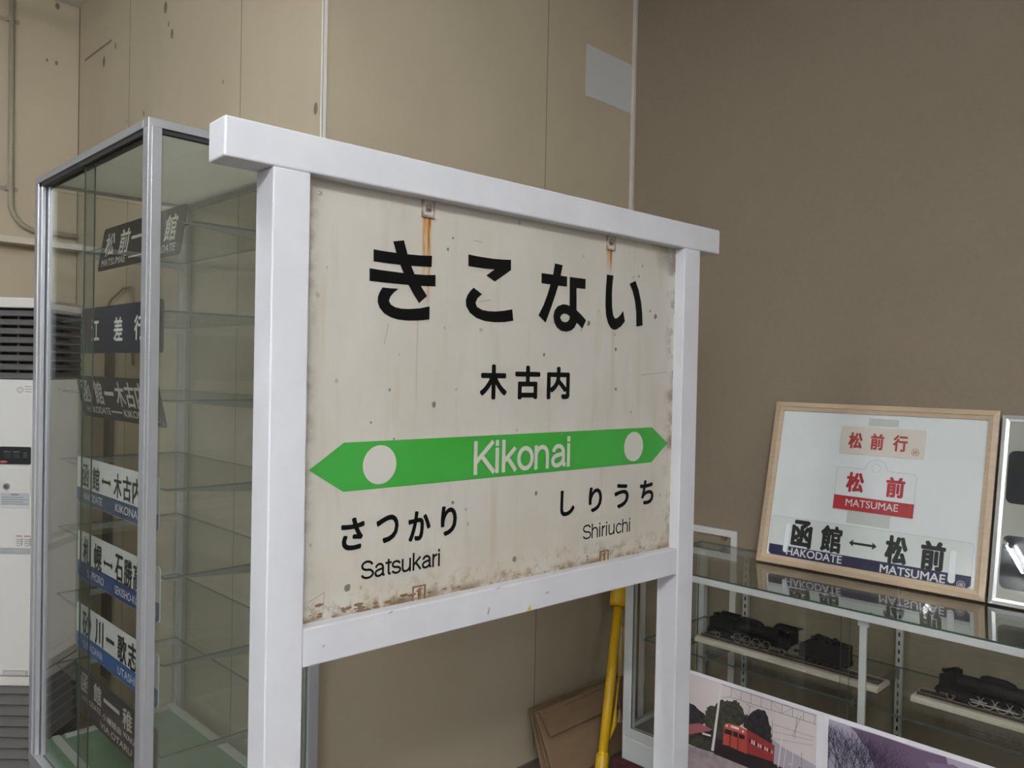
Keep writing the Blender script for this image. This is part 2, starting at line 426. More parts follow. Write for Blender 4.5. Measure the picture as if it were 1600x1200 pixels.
# crusts and scratches
for k in range(46):
    x = random.choice((random.uniform(.20, .46), random.uniform(.2, 1.36))); z = 1.0945+abs(random.gauss(0, .012)); r_ = random.uniform(.002, .008)
    pts = [(x+r_*1.7*random.uniform(.5, 1.1)*math.cos(2*PI*i/8), z+.6*r_*random.uniform(.5, 1.1)*math.sin(2*PI*i/8)) for i in range(8)]
    dm.flat(pts, REC-.0005-.00002*(k % 5), 2)
for x0, z0, x1, z1 in ((.198, 1.135, .232, 1.150), (.232, 1.150, .228, 1.100), (1.22, 1.602, 1.335, 1.612), (.60, 1.905, .625, 1.905), (.62, 1.765, .655, 1.772), (.372, 1.700, .362, 1.655)):
    d_ = Vector((x1-x0, z1-z0)).normalized()*.0012; dm.flat([(x0-d_.y, z0+d_.x), (x0+d_.y, z0-d_.x), (x1+d_.y, z1-d_.x), (x1-d_.y, z1+d_.x)], REC-.0004, 1)
dirt = dm.build('chips_and_specks', [mat('dark_chip', (.20, .18, .15), .6), mat('faint_chip', (.43, .39, .32), .6), mat('rust_crust', (.22, .145, .085), .8)], bd)
dirt['kind'] = 'stuff'
# big hiragana
mm = lambda pts: [(a/1000, b/1000) for a, b in pts]
KI = [[(331.5, 1853.2), (357.9, 1852.3), (388.0, 1852.1), (416.8, 1852.6), (449.1, 1853.8), (482.1, 1856.6), (481.4, 1831.9), (449.6, 1829.7), (426.8, 1828.7), (398.3, 1827.9), (365.6, 1827.6), (332.0, 1828.0)],
      [(322.4, 1812.8), (354.0, 1811.6), (407.3, 1811.0), (436.1, 1811.3), (465.4, 1812.5), (492.8, 1815.2), (492.9, 1789.5), (453.2, 1787.4), (421.5, 1786.6), (378.5, 1786.1), (322.9, 1786.2)],
      [(379.5, 1875.7), (407.0, 1881.4), (416.8, 1852.6), (426.8, 1828.7), (436.1, 1811.3), (453.2, 1787.1), (470.4, 1766.4), (449.4, 1749.1), (433.2, 1768.3), (421.5, 1785.6), (407.3, 1811.0), (398.3, 1827.8), (388.0, 1852.1)],
      [(355.3, 1775.6), (373.9, 1775.3), (395.0, 1776.2), (383.8, 1767.2), (375.5, 1758.0), (371.6, 1748.3), (376.5, 1741.0), (388.1, 1735.8), (404.1, 1734.0), (424.0, 1734.7), (451.7, 1738.1), (477.9, 1744.2), (478.1, 1715.5), (452.3, 1711.6), (422.0, 1709.4), (394.8, 1710.1), (375.2, 1714.4), (359.5, 1721.6), (348.6, 1732.0), (343.6, 1743.7), (344.1, 1754.9), (348.4, 1765.3)]]
KO = [[(584.3, 1871.5), (614.3, 1870.0), (658.3, 1869.8), (688.4, 1871.1), (715.9, 1873.4), (716.6, 1848.7), (665.7, 1816.1), (639.3, 1828.3), (664.3, 1845.0), (629.5, 1843.9), (585.0, 1844.7)],
      [(601.8, 1796.4), (627.6, 1783.4), (613.9, 1772.9), (608.4, 1761.8), (613.0, 1752.7), (629.1, 1746.6), (649.7, 1745.0), (670.6, 1745.8), (697.7, 1749.5), (723.2, 1754.7), (727.1, 1727.0), (698.5, 1722.0), (668.3, 1719.9), (638.6, 1720.9), (612.2, 1726.4), (591.9, 1737.6), (580.8, 1752.2), (579.3, 1765.8), (583.8, 1777.4), (592.1, 1787.8)]]
NA = [[(818.2, 1851.8), (861.0, 1851.6), (910.0, 1851.6), (910.0, 1825.6), (878.6, 1825.6), (819.0, 1826.2)],
      [(864.6, 1880.7), (893.1, 1879.2), (886.4, 1852.0), (878.6, 1825.5), (866.3, 1795.2), (852.4, 1763.2), (836.0, 1728.6), (810.6, 1745.6), (827.8, 1772.6), (841.2, 1801.2), (850.7, 1826.2), (859.0, 1851.6)]]
NA_O = [(919.6, 1851.7), (979.6, 1851.9), (979.3, 1825.4), (945.6, 1825.2), (947.5, 1767.7), (965.5, 1757.0), (984.7, 1743.5), (970.6, 1720.3), (956.5, 1730.6), (949.2, 1734.6), (941.0, 1722.0), (929.6, 1714.0), (910.5, 1709.6), (891.4, 1711.3), (876.2, 1718.9), (866.5, 1731.2), (863.0, 1746.8), (866.7, 1761.3), (878.3, 1773.2), (896.9, 1779.6), (912.2, 1779.2), (921.1, 1776.8)]
NA_H = [(887.4, 1744.4), (892.1, 1751.9), (901.4, 1755.9), (912.9, 1754.8), (922.8, 1750.0), (921.8, 1742.5), (915.4, 1736.2), (905.9, 1733.5), (894.5, 1736.0)]
II = [[(1062.8, 1871.8), (1089.5, 1871.6), (1086.5, 1848.7), (1084.9, 1820.3), (1087.0, 1784.6), (1092.3, 1763.3), (1099.9, 1755.0), (1109.0, 1757.0), (1121.3, 1765.0), (1133.1, 1778.8), (1141.6, 1750.0), (1126.7, 1736.0), (1110.5, 1726.7), (1096.7, 1724.0), (1083.2, 1728.2), (1072.1, 1740.3), (1063.5, 1759.5), (1059.7, 1787.3), (1059.7, 1826.6)],
      [(1158.0, 1855.1), (1183.2, 1866.1), (1198.3, 1840.1), (1209.5, 1809.8), (1216.3, 1775.9), (1218.8, 1742.7), (1191.4, 1737.7), (1189.3, 1778.1), (1182.6, 1809.7), (1171.5, 1836.1)]]
def kana(polys, holed=None, tri=None):
    k = MB()
    for i, p in enumerate(polys): k.flat(mm(p), REC-.0008-.00002*i)
    if holed:
        o_, h_ = holed
        # bridge outer and inner outlines at their nearest points
        i, jx = min(((a, b) for a in range(len(o_)) for b in range(len(h_))), key=lambda q: (o_[q[0]][0]-h_[q[1]][0])**2+(o_[q[0]][1]-h_[q[1]][1])**2)
        oo = o_[i:]+o_[:i+1]
        ar = lambda p: sum(p[a][0]*p[(a+1) % len(p)][1]-p[(a+1) % len(p)][0]*p[a][1] for a in range(len(p)))
        hh = h_[jx:]+h_[:jx+1]
        if ar(o_)*ar(h_) > 0: hh = hh[::-1]
        k.flat(mm(oo+hh), REC-.0008)
    return k
from mathutils.geometry import tessellate_polygon
def flat_tri(mb, rings, y):
    tri = tessellate_polygon([[Vector((a, b, 0)) for a, b in r_] for r_ in rings])
    allp = [p for r_ in rings for p in r_]
    fs = []
    for t_ in tri:
        a, b, c = (allp[i] for i in t_)
        cr = (b[0]-a[0])*(c[1]-a[1])-(c[0]-a[0])*(b[1]-a[1])
        fs.append(tuple(t_) if cr > 0 else tuple(reversed(t_)))
    mb.add([(p[0], y, p[1]) for p in allp], fs)
LT = REC-.0010
for nm, polys in (('ki', KI), ('ko', KO), ('na', NA), ('i', II)):
    k = MB()
    for i, p in enumerate(polys): flat_tri(k, [mm(p)], LT-.00003*i)
    if nm == 'na': flat_tri(k, [mm(NA_O), mm(NA_H)], LT-.0001)
    k.build('hiragana_character', M_black, bd)
def word(chars, name, material, parent, y, wt):
    for ch, b in chars:
        write(MB_ := MB(), ch, b[0]/1000, b[1]/1000, b[2]/1000, b[3]/1000, y, wt); MB_.build(name, material, parent)
word([('木', (626, 711, 1536.2, 1620.2)), ('古', (737, 822, 1535.9, 1619.5)), ('内', (845, 928, 1535.5, 1618.8))], 'kanji_character', M_black, bd, LT, .034)
word([('さ', (266.6, 322.2, 1226.2, 1294)), ('つ', (350.5, 407, 1231, 1291)), ('か', (432, 492, 1225.4, 1291.6)), ('り', (520, 566, 1226.5, 1295))], 'small_hiragana_character', M_black, bd, LT, .030)
word([('し', (902.5, 956, 1231, 1299)), ('り', (1010, 1063, 1230.5, 1298.5)), ('う', (1113.6, 1175, 1230.7, 1299.3)), ('ち', (1223.7, 1286, 1230.6, 1301))], 'small_hiragana_character', M_black, bd, LT, .030)
roman(MB(), 'Satsukari', .3153, .5195, 1.1605, 1.2000, LT, .125).build('roman_lettering', M_black, bd)
roman(MB(), 'Shiriuchi', .9905, 1.1835, 1.1608, 1.2000, LT, .105).build('roman_lettering', M_black, bd)
g = MB(); g.flat(mm([(192.5, 1399), (270, 1450.5), (1272.5, 1452), (1347, 1403), (1273, 1350.5), (270, 1349.5)]), REC-.0006)
gb_ = g.build('green_arrow_band', noisy('green_band_paint', (.050, .38, .042), (.058, .40, .062), 4, .38), bd)
M_cream = mat('cream_enamel', (.66, .63, .56), .36)
for cx in (356.5, 1191.8):
    MB().flat(disc(cx/1000, 1.400, .0415, n=48), LT).build('white_disc', M_cream, bd)
roman(MB(), 'Kikonai', .6125, .9345, 1.3600, 1.4390, LT, .138).build('roman_lettering', M_cream, bd)
# mounting clips: two upper with bolts, two lower seen as rusted prints
m_rust = noisy('rusty_steel', (.30, .20, .13), (.46, .40, .33), 60, .7)
for x in (.468, 1.074):
    c = MB()
    for x0, x1, z0, z1 in ((-.0165, -.0135, .0, .034), (.0135, .0165, .0, .034), (-.0165, .0165, -.003, .0015)):
        c.box(x+x0, x+x1, REC-.006, REC, 1.942+z0, 1.942+z1)
    c.box(x-.0135, x+.0135, REC-.003, REC, 1.942, 1.9765, 1)
    ck = c.build('mounting_clip', [m_rust, mat('clip_enamel', (.58, .54, .48), .5)], bd)
    k = MB(); k.tube([(x, REC-.003, 1.962), (x, REC-.009, 1.962)], .0065, 6)
    k.box(x-.0075, x+.0075, REC-.004, REC-.0025, 1.951, 1.962)
    k.build('clip_bolt', noisy('rusty_bolt', (.42, .38, .33), (.16, .09, .05), 200, .5, metal=.4), bd)
for x0, x1, zt in ((.4465, .4815, 1.1255), (1.060, 1.0945, 1.1215)):
    c = MB(); w = .003
    c.box(x0, x0+w, REC-.002, REC, ZL1, zt).box(x1-w, x1, REC-.002, REC, ZL1, zt).box(x0, x1, REC-.002, REC, zt-w, zt)
    xm = (x0+x1)/2
    c.flat([(xm-.004, ZL1), (xm+.004, ZL1), (xm+.005, zt-.012), (xm+.010, zt-.007), (xm, zt-.005), (xm-.011, zt-.014), (xm-.004, zt-.013)], REC-.0012)
    c.build('mounting_clip', noisy('rusted_print', (.21, .10, .035), (.30, .17, .08), 90, .8), bd)
k = MB()
write(k, '2', .2005, .2125, 1.9455, 1.9535, LT, .0)
k.build('pencil_mark', mat('pencil_grey', (.2, .2, .2), .6), bd)
# nicks in the white paint of the lower beam and the posts
n_ = MB()
for x, z, a, b, mi in ((.215, 1.052, .004, .0025, 0), (.371, 1.0905, .008, .0022, 0), (.642, 1.043, .004, .011, 0), (.833, 1.054, .009, .003, 0), (.771, 1.0265, .008, .007, 1), (.67, 1.0915, .011, .0015, 0)):
    n_.flat([(x-a, z-b), (x+a, z-b*.6), (x+a*.5, z+b)] if mi else [(x-a, z-b*.5), (x-a*.2, z-b), (x+a, z+b*.3), (x+a*.3, z+b)], .003-.0005, mi)
lb = [o for o in sg.children if o.name.startswith('lower_beam')][0]
nk = n_.build('paint_nicks', [mat('bare_nick', (.42, .42, .44), .6), mat('yellow_tape_scrap', (.72, .55, .08), .5)], lb)
nk['kind'] = 'stuff'

def wb_(mb, name, mats, parent, **k):
    """build from room coordinates under a parent thing"""
    r_ = parent
    while r_.parent: r_ = r_.parent
    Mx = Matrix.Translation(r_.location) @ r_.rotation_euler.to_matrix().to_4x4()
    inv = Mx.inverted(); mb.v = [tuple(inv @ Vector(p)) for p in mb.v]
    return mb.build(name, mats, parent, **k)

# ------------------------------------------------------------------ tall glass cabinet
CX0, CX1, CY0, CY1, CT = .800, 1.340, 2.150, 3.180, 2.250
cb = thing('glass_cabinet', 'tall glass display cabinet with aluminium frame and sliding doors behind the station sign', 'display cabinet', ((CX0+CX1)/2, (CY0+CY1)/2, 0))
m_green = noisy('green_cabinet_floor', (.16, .27, .17), (.14, .24, .155), 12, .6)
m_cabpanel = mat('frosted_top_sheet', (.74, .75, .68), .55); t_ = m_cabpanel.node_tree
tr_ = t_.nodes.new('ShaderNodeBsdfTranslucent'); tr_.inputs[0].default_value = (.86, .88, .80, 1); mx_ = t_.nodes.new('ShaderNodeMixShader'); mx_.inputs[0].default_value = .6
t_.links.new(t_.nodes['Principled BSDF'].outputs[0], mx_.inputs[1]); t_.links.new(tr_.outputs[0], mx_.inputs[2]); t_.links.new(mx_.outputs[0], t_.nodes['Material Output'].inputs[0])
pw = .036
m_darm = mat('olive_shelf_arm', (.15, .145, .115), .45)
for n_i, (x0, y0) in enumerate(((CX0, CY0), (CX0, CY1-pw), (CX1-pw, CY0), (CX1-pw, CY1-pw))):
    p = MB(); p.box(x0, x0+pw, y0, y0+pw, .225, CT-.022)
    if n_i == 0:   # the grooved corner strip
        p.box(x0+.0095, x0+.0115, y0-.0012, y0+.001, .225, CT-.022)
    if n_i == 1:   # guide channel for the sliding doors
        p.box(x0+.004, x0+.018, y0-.030, y0, .225, CT-.022).box(x0+.022, x0+.034, y0-.045, y0, .225, CT-.022)
    wb_(p, 'corner_post', M_alu, cb, bevel=.002)
p = MB()
p.box(CX0, CX1, CY0, CY0+pw, CT-.022, CT).box(CX0, CX1, CY1-pw, CY1, CT-.022, CT).box(CX0, CX0+pw, CY0+pw, CY1-pw, CT-.022, CT).box(CX1-pw, CX1, CY0+pw, CY1-pw, CT-.022, CT)
wb_(p, 'top_frame', M_alu, cb, bevel=.0015)
wb_(box(CX0+pw, CX1-pw, CY0+pw, CY1-pw, CT-.016, CT-.003), 'top_panel', m_cabpanel, cb)
p = MB(); p.box(CX0+.004, CX0+.030, CY0+pw, CY1-pw, CT-.036, CT-.0225).box(CX0+.034, CX0+.046, CY0+pw, CY1-pw, CT-.032, CT-.0225).box(CX0+pw, CX1-pw, CY0+.008, CY0+.022, CT-.034, CT-.0225)
wb_(p, 'door_track', mat('dark_track', (.05, .05, .05), .5), cb)
p = MB(); p.box(CX0+.004, CX1-.002, CY0+.004, CY1-.004, .03, .185)
wb_(p, 'plinth', mat('cabinet_plinth', (.42, .42, .42), .5), cb, bevel=.003)
p = MB(); p.box(CX0, CX0+.04, CY0, CY1, .185, .225).box(CX1-.04, CX1, CY0, CY1, .185, .225).box(CX0+.04, CX1-.04, CY0, CY0+.04, .185, .225).box(CX0+.04, CX1-.04, CY1-.04, CY1, .185, .225)
wb_(p, 'base_rail', M_alu, cb, bevel=.003)
wb_(box(CX0+.041, CX1-.041, CY0+.041, CY1-.041, .20, .262), 'floor_board', m_green, cb)
p = MB(); p.box(CX1-.075, CX1-.050, CY0+.05, CY1-.05, .262, .272).box(CX0+.06, CX0+.085, CY0+.05, CY1-.05, .262, .270).box(CX0+.10, CX1-.08, CY1-.08, CY1-.055, .262, .270)
wb_(p, 'floor_edging', mat('pale_edging', (.50, .53, .47), .5), cb)
def pane(x0, x1, y0, y1, z0, z1, name, parent, edges=True, g=None):
    """glass sheet: clear faces, green edges"""
    b = MB().box(x0, x1, y0, y1, z0, z1)
    dims = (x1-x0, y1-y0, z1-z0); ax = dims.index(min(dims))
    ef = {0: (0, 1, 2, 3), 1: (0, 1, 4, 5), 2: (2, 3, 4, 5)}[ax]
    for i in ef: b.m[i] = 1
    return wb_(b, name, [g or M_glass, M_edge], parent)
zt = CT-.036
pane(CX0+.012, CX0+.017, CY0+pw, 2.690, .226, zt, 'sliding_door', cb)
pane(CX0+.024, CX0+.029, 2.640, CY1-pw, .226, zt, 'sliding_door', cb)
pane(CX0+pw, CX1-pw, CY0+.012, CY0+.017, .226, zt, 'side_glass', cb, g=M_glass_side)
pane(CX0+pw, CX1-pw, CY1-.017, CY1-.012, .226, zt, 'side_glass', cb)
pane(CX1-.016, CX1-.011, CY0+pw, CY1-pw, .226, zt, 'back_glass', cb)
for z in (2.005, 1.752, 1.508, 1.264, 1.022, .782, .530):
    s_ = pane(.947 if z > 2 else .874, 1.300, CY0+.040, CY1-.042, z-.006, z, 'glass_shelf', cb)
    wb_(box(.98, 1.304, CY1-.060, CY1-.048, z-.026, z-.0065), 'shelf_arm', M_alu, s_)
    wb_(MB().prism([(.88, z-.0065), (1.304, z-.0065), (1.304, z-.038), (1.15, z-.030)], CY0+.041, CY0+.049), 'shelf_arm', m_darm, s_)
for y in (CY0+.045, CY1-.062):
    p = MB(); p.box(1.304, 1.316, y, y+.016, .24, CT-.03)
    wb_(p, 'shelf_standard', M_alu, cb)
wb_(MB().box(CX0+.002, CX0+.006, CY1-.028, CY1-.012, 1.985, 1.993), 'door_stop', M_alu, cb)

# ------------------------------------------------------------------ destination plates fixed to the shelf fronts in the cabinet
m_navy = mat('navy_enamel', (.018, .024, .05), .3)
m_dkplate = noisy('dark_enamel', (.034, .030, .026), (.045, .04, .034), 20, .6, spec=.3)
m_wplate = noisy('white_enamel', (.74, .76, .72), (.69, .71, .67), 10, .32)
m_blue = mat('blue_enamel', (.03, .075, .21), .32)
m_dimtext = mat('dull_white_lettering', (.55, .52, .46), .5)
def plate(label, yc, zc, xx, L, H, tilt, base, lines, band=None, bandm=None, textm=None, group='destination plates in the glass cabinet', arrows=None, roll=0, holes=False):
    t = thing('destination_plate', label, 'destination plate', (xx, yc, zc), (tilt, roll, -PI/2), group)
    b = MB(); pts = rrect(-L/2, L/2, -H/2, H/2, .012); b.prism(pts, -.0012, .0012); b.build('plate', base, t)
    if band:
        k = MB(); k.flat(rrect(-L/2+.0006, L/2-.0006, -H/2+.0006, -H/2+band, .011)[0:0] or [(-L/2+.001, -H/2+band), (-L/2+.001, -H/2+.012), (-L/2+.012, -H/2+.001), (L/2-.012, -H/2+.001), (L/2-.001, -H/2+.012), (L/2-.001, -H/2+band)], -.0016); k.build('colour_band', bandm, t)
    for nm, m, items in lines:
        for it in items:
            k = MB(); n2 = nm
            if it[0] == '—': k.flat([(it[1], it[3]), (it[2], it[3]), (it[2], it[4]), (it[1], it[4])], -.0022); n2 = 'dash'
            elif it[0] == '↔':
                x0, x1, z0, z1 = it[1:]; zm = (z0+z1)/2; q = (z1-z0)*.17; hw = (x1-x0)*.16; n2 = 'arrow'
                k.flat([(x0, zm), (x0+hw, z1), (x0+hw, zm+q), (x1-hw, zm+q), (x1-hw, z1), (x1, zm), (x1-hw, z0), (x1-hw, zm-q), (x0+hw, zm-q), (x0+hw, z0)], -.0022)
            elif it[0] == 'O': k.ring((it[1], it[3]), it[2], it[2]*.8, -.0022); n2 = 'ring_mark'
            else: write(k, *it[:5], -.0022, it[5] if len(it) > 5 else .02)
            k.build(n2, m, t)
    return t
# box order for lettering: text, x0, x1, z0, z1
plate('dark plate reading Matsumae and Hakodate, leaning back, topmost in the glass cabinet', 2.535, 1.982, .9195, .660, .145, -.15, m_dkplate,
      [('kanji_character', m_dimtext, [('松', -.290, -.205, -.028, .052), ('前', -.160, -.075, -.028, .052), ('—', -.06, .06, .010, .020), ('函', .075, .155, -.028, .052), ('館', .200, .285, -.028, .052)]),
       ('roman_lettering', m_dimtext, [('MATSUMAE', -.300, -.085, -.060, -.036), ('—', -.06, .05, -.050, -.045), ('HAKODATE', .085, .295, -.060, -.036)])])
plate('navy plate with three spaced white characters, second from the top in the glass cabinet', 2.505, 1.708, .855, .665, .145, 0, m_navy,
      [('kanji_character', M_pale_text, [('江', -.238, -.163, -.036, .036), ('差', -.037, .037, -.036, .036), ('行', .128, .203, -.036, .036)])])
plate('dark plate reading Hakodate and Kikonai, tipped forward, third from the top in the glass cabinet', 2.522, 1.497, .859, .678, .135, .22, m_dkplate,
      [('kanji_character', m_dimtext, [('函', -.300, -.225, -.022, .055), ('館', -.185, -.110, -.022, .055), ('—', -.095, -.015, .010, .022), ('木', 0, .075, -.022, .055), ('古', .080, .155, -.022, .055), ('内', .160, .235, -.022, .055)]),
       ('roman_lettering', m_dimtext, [('HAKODATE', -.285, -.075, -.052, -.030), ('—', -.065, .025, -.043, -.038), ('KIKONAI', .04, .225, -.052, -.030)]), ('rivet', m_dimtext, [('O', .30, .009, -.045), ('O', .325, .005, -.055)])])
plate('white plate with blue band reading Hakodate and Kikonai, below the tilted dark plate', 2.523, 1.2225, .855, .680, .150, 0, m_wplate,
      [('kanji_character', M_dark_text, [('函', -.285, -.225, -.020, .055), ('館', -.190, -.125, -.020, .055), ('↔', -.105, -.025, .005, .030), ('木', 0, .065, -.020, .055), ('古', .075, .140, -.020, .055), ('内', .150, .215, -.020, .055)]),
       ('roman_lettering', M_pale_text, [('HAKODATE', -.27, -.10, -.060, -.036, .004), ('KIKONAI', .015, .20, -.060, -.036, .004), ('O', .30, .011, -.050)])], .050, mat('dull_blue_enamel', (.035, .07, .14), .35))
plate('white plate with blue band reading Sapporo, fifth from the top in the cabinet', 2.508, .980, .855, .680, .152, 0, m_wplate,
      [('kanji_character', M_dark_text, [('札', -.285, -.215, -.024, .058), ('幌', -.180, -.110, -.024, .058), ('↔', -.095, -.015, .000, .025), ('石', .005, .070, -.024, .058), ('勝', .078, .143, -.024, .058), ('高', .150, .215, -.024, .058), ('原', .222, .287, -.024, .058)]),
       ('roman_lettering', M_pale_text, [('SAPPORO', -.24, -.09, -.062, -.038, .004), ('SEKISHO-KOGEN', .005, .26, -.062, -.038, .004), ('O', .31, .011, -.052)])], .055, m_blue)
plate('white plate with bright blue band reading Sunagawa and Utashinai in the cabinet', 2.510, .745, .855, .680, .146, 0, m_wplate,
      [('kanji_character', M_dark_text, [('砂', -.280, -.195, -.020, .060), ('川', -.160, -.085, -.020, .060), ('—', -.06, .01, .013, .025), ('歌', .035, .110, -.020, .060), ('志', .120, .195, -.020, .060), ('内', .205, .280, -.020, .060)]),
       ('roman_lettering', M_pale_text, [('SUNAGAWA', -.27, -.09, -.060, -.036, .004), ('UTASHINAI', .04, .25, -.060, -.036, .004), ('O', .31, .011, -.050)])], .052, mat('bright_blue_enamel', (.03, .13, .36), .32))
plate('dark plate reading Hakodate and Wakkanai via Otaru, lowest in the glass cabinet', 2.510, .540, .855, .680, .150, 0, noisy('greyed_enamel', (.05, .047, .045), (.065, .06, .057), 20, .45),
      [('kanji_character', m_dimtext, [('函', -.285, -.205, .000, .062), ('館', -.165, -.095, .000, .062), ('—', -.075, .06, .026, .038), ('稚', .085, .160, .000, .062), ('内', .205, .280, .000, .062)]),
       ('roman_lettering', m_dimtext, [('HAKODATE', -.27, -.10, -.026, -.008), ('小樽経由', -.085, .075, -.030, -.008), ('WAKKANAI', .09, .27, -.026, -.008), ('VIA OTARU', -.10, .16, -.062, -.042)])])

# ------------------------------------------------------------------ floor standing heater beside the cabinet
HR = -R(45.2)
ht = thing('floor_heater', 'white floor standing heater with dark louvres and a lock panel behind the glass cabinet', 'heater', (.902-.30*.704, 3.491+.30*.71, 0), (0, 0, HR))
hw, hd = .30, .325        # half width, depth; local x right, y back, front at y=0
m_enam = mat('heater_enamel', (.68, .665, .62), .4); m_cap = mat('heater_cap', (.66, .62, .58), .45)
m_lou = mat('louvre_grey', (.125, .12, .115), .5); m_hole = mat('grille_dark', (.012, .012, .012), .7)
m_lou2 = mat('lower_louvre_grey', (.115, .105, .098), .55)
box(-hw, hw, 0, hd, 1.815, 1.855).build('top_cap', m_cap, ht, bevel=.004)
b = MB(); b.box(-hw+.002, hw-.002, .045, hd-.03, 0, 1.815); b.build('inner_case', m_hole, ht)
box(-hw, hw, 0, hd, .373, 1.535).build('front_panel', m_enam, ht, bevel=.004)
def louvre(z, dz, m, name):
    l = MB()
    l.add([(-hw+.004, -.0, z), (hw-.002, 0, z), (hw-.002, .022, z+dz*.9), (-hw+.004, .022, z+dz*.9), (-hw+.004, .003, z-.003), (hw-.002, .003, z-.003), (hw-.002, .025, z+dz*.85), (-hw+.004, .025, z+dz*.85)],
          [(0, 1, 2, 3), (4, 7, 6, 5), (0, 4, 5, 1), (3, 2, 6, 7), (0, 3, 7, 4), (1, 5, 6, 2)])
    q = dz*1.35      # the side slats lie almost shut
    l.add([(hw, .0, z), (hw, hd-.02, z), (hw-.012, hd-.02, z+q), (hw-.012, 0, z+q), (hw-.004, .0, z-.002), (hw-.004, hd-.02, z-.002), (hw-.015, hd-.02, z+q), (hw-.015, 0, z+q)],
          [(0, 1, 2, 3), (4, 7, 6, 5), (0, 4, 5, 1), (3, 2, 6, 7), (0, 3, 7, 4), (1, 5, 6, 2)])
    l.build(name, m, ht)
for i in range(8): louvre(1.540+i*.0350, .024, m_lou, 'upper_louvre')
for i in range(-1, 7): louvre(.045+i*.0430, .038, m_lou2, 'lower_louvre')
f_ = MB()
for i in range(8):
    x = -hw+.05+i*.074; f_.box(x, x+.004, .028, .042, 1.545, 1.69).box(x, x+.004, .028, .042, 1.70, 1.80)
f_.build('grille_fin', mat('fin_grey', (.30, .30, .29), .5), ht)
box(-hw, hw, 0, hd, .333, .370).build('lower_cap', m_cap, ht, bevel=.003)
px = lambda u: hw+(u-62)*.0025
# long ribbed vent strip, display, key door with lock and label, stickers and handle
v = MB(); v.box(-hw+.01, hw-.012, -.001, .0, .852, .876)
for i in range(70): v.box(hw-.02-i*.0085, hw-.0165-i*.0085, -.003, -.001, .853, .875, 1)
v.build('vent_strip', [mat('vent_shadow', (.36, .36, .35), .6), mat('vent_rib', (.52, .52, .50), .5)], ht)
d = MB(); d.prism(rrect(px(2), px(50), 1.205, 1.273, .005), -.006, .001); dd = d.build('display', mat('display_black', (.012, .012, .013), .2), ht)
k = MB(); k.flat([(px(9), 1.228), (px(20), 1.228), (px(20), 1.248), (px(9), 1.248)], -.0065).flat([(px(23), 1.228), (px(34), 1.228), (px(34), 1.248), (px(23), 1.248)], -.0065)
k.flat(rrect(px(9), px(20), 1.252, 1.255, .001), -.0065, 1).flat(rrect(px(23), px(34), 1.252, 1.255, .001), -.0065, 1)
for i in range(3): k.flat(rrect(px(39), px(46), 1.232+i*.008, 1.2345+i*.008, .001), -.0065, 1)
k.flat(disc(px(8.5), 1.2135, .016, .005), -.0065, 2)
k.build('display_windows', [mat('display_window', (.03, .031, .033), .15), mat('display_print', (.12, .12, .12), .5), mat('red_badge', (.50, .12, .12), .5)], dd)
d = MB(); d.prism(rrect(px(2), px(50), 1.035, 1.190, .004), -.004, .001); kd = d.build('key_door', mat('key_door_enamel', (.66, .64, .59), .4), ht, bevel=.001)
k = MB(); k.tube([(px(14), -.004, 1.118), (px(14), -.010, 1.118)], .0125, 20); k.tube([(px(14), -.010, 1.118), (px(14), -.012, 1.118)], .007, 16, 1)
k.build('lock', [mat('lock_chrome', (.45, .45, .44), .25, .9), mat('lock_core', (.08, .08, .08), .4)], kd)
k = MB(); k.flat([(px(4), 1.042), (px(49), 1.042), (px(49), 1.092), (px(4), 1.092)], -.0046)
k.flat(rrect(px(20), px(33), 1.083, 1.089, .001), -.005, 1)
for i in range(4): k.flat([(px(6), 1.048+i*.0085), (px(47-7*(i % 2)), 1.048+i*.0085), (px(47-7*(i % 2)), 1.0505+i*.0085), (px(6), 1.0505+i*.0085)], -.005, 1)
k.build('label_sticker', [mat('label_grey', (.46, .47, .48), .5), mat('label_print', (.20, .21, .22), .5)], kd)
k = MB(); k.flat(rrect(px(26), px(51), 1.475, 1.520, .002), -.0006).ring((px(32), 1.495), .013, .011, -.001, 24, 1).ring((px(32), 1.495), .008, .006, -.001, 20, 1)
for i in range(3): k.flat([(px(39), 1.487+i*.010), (px(50), 1.487+i*.010), (px(50), 1.490+i*.010), (px(39), 1.490+i*.010)], -.001, 1)
k.build('round_mark_sticker', [mat('sticker_white', (.70, .69, .64), .5), mat('sticker_print', (.27, .26, .24), .5)], ht)
k = MB()
for i, x in enumerate((px(28), px(41))):
    k.flat([(x, .921), (x+.024, .921), (x+.024, .925), (x, .925)], -.0008, 1)
    for q in range(3): k.flat([(x, .892+q*.008), (x+.020, .892+q*.008), (x+.020, .8955+q*.008), (x, .8955+q*.008)], -.0008)
    k.flat([(x+.021, .886), (x+.026, .886), (x+.026, .915), (x+.021, .915)], -.0008); k.flat([(x+.002, .884), (x+.020, .884), (x+.020, .887), (x+.002, .887)], -.0008)
k.build('caution_print', [mat('caution_grey', (.34, .30, .28), .6), mat('caution_red', (.40, .15, .12), .6)], ht)
k = MB(); k.box(px(11), px(49), -.006, 0, .376, .396).box(px(14), px(47), -.007, -.006, .381, .391, 1)
k.build('pull_handle', [mat('handle_grey', (.42, .41, .39), .4), mat('handle_recess', (.50, .49, .46), .5)], ht)
box(hw-.0005, hw+.001, .02, hd-.02, .85, .878).build('side_strip', mat('side_strip_grey', (.42, .41, .38), .5), ht)

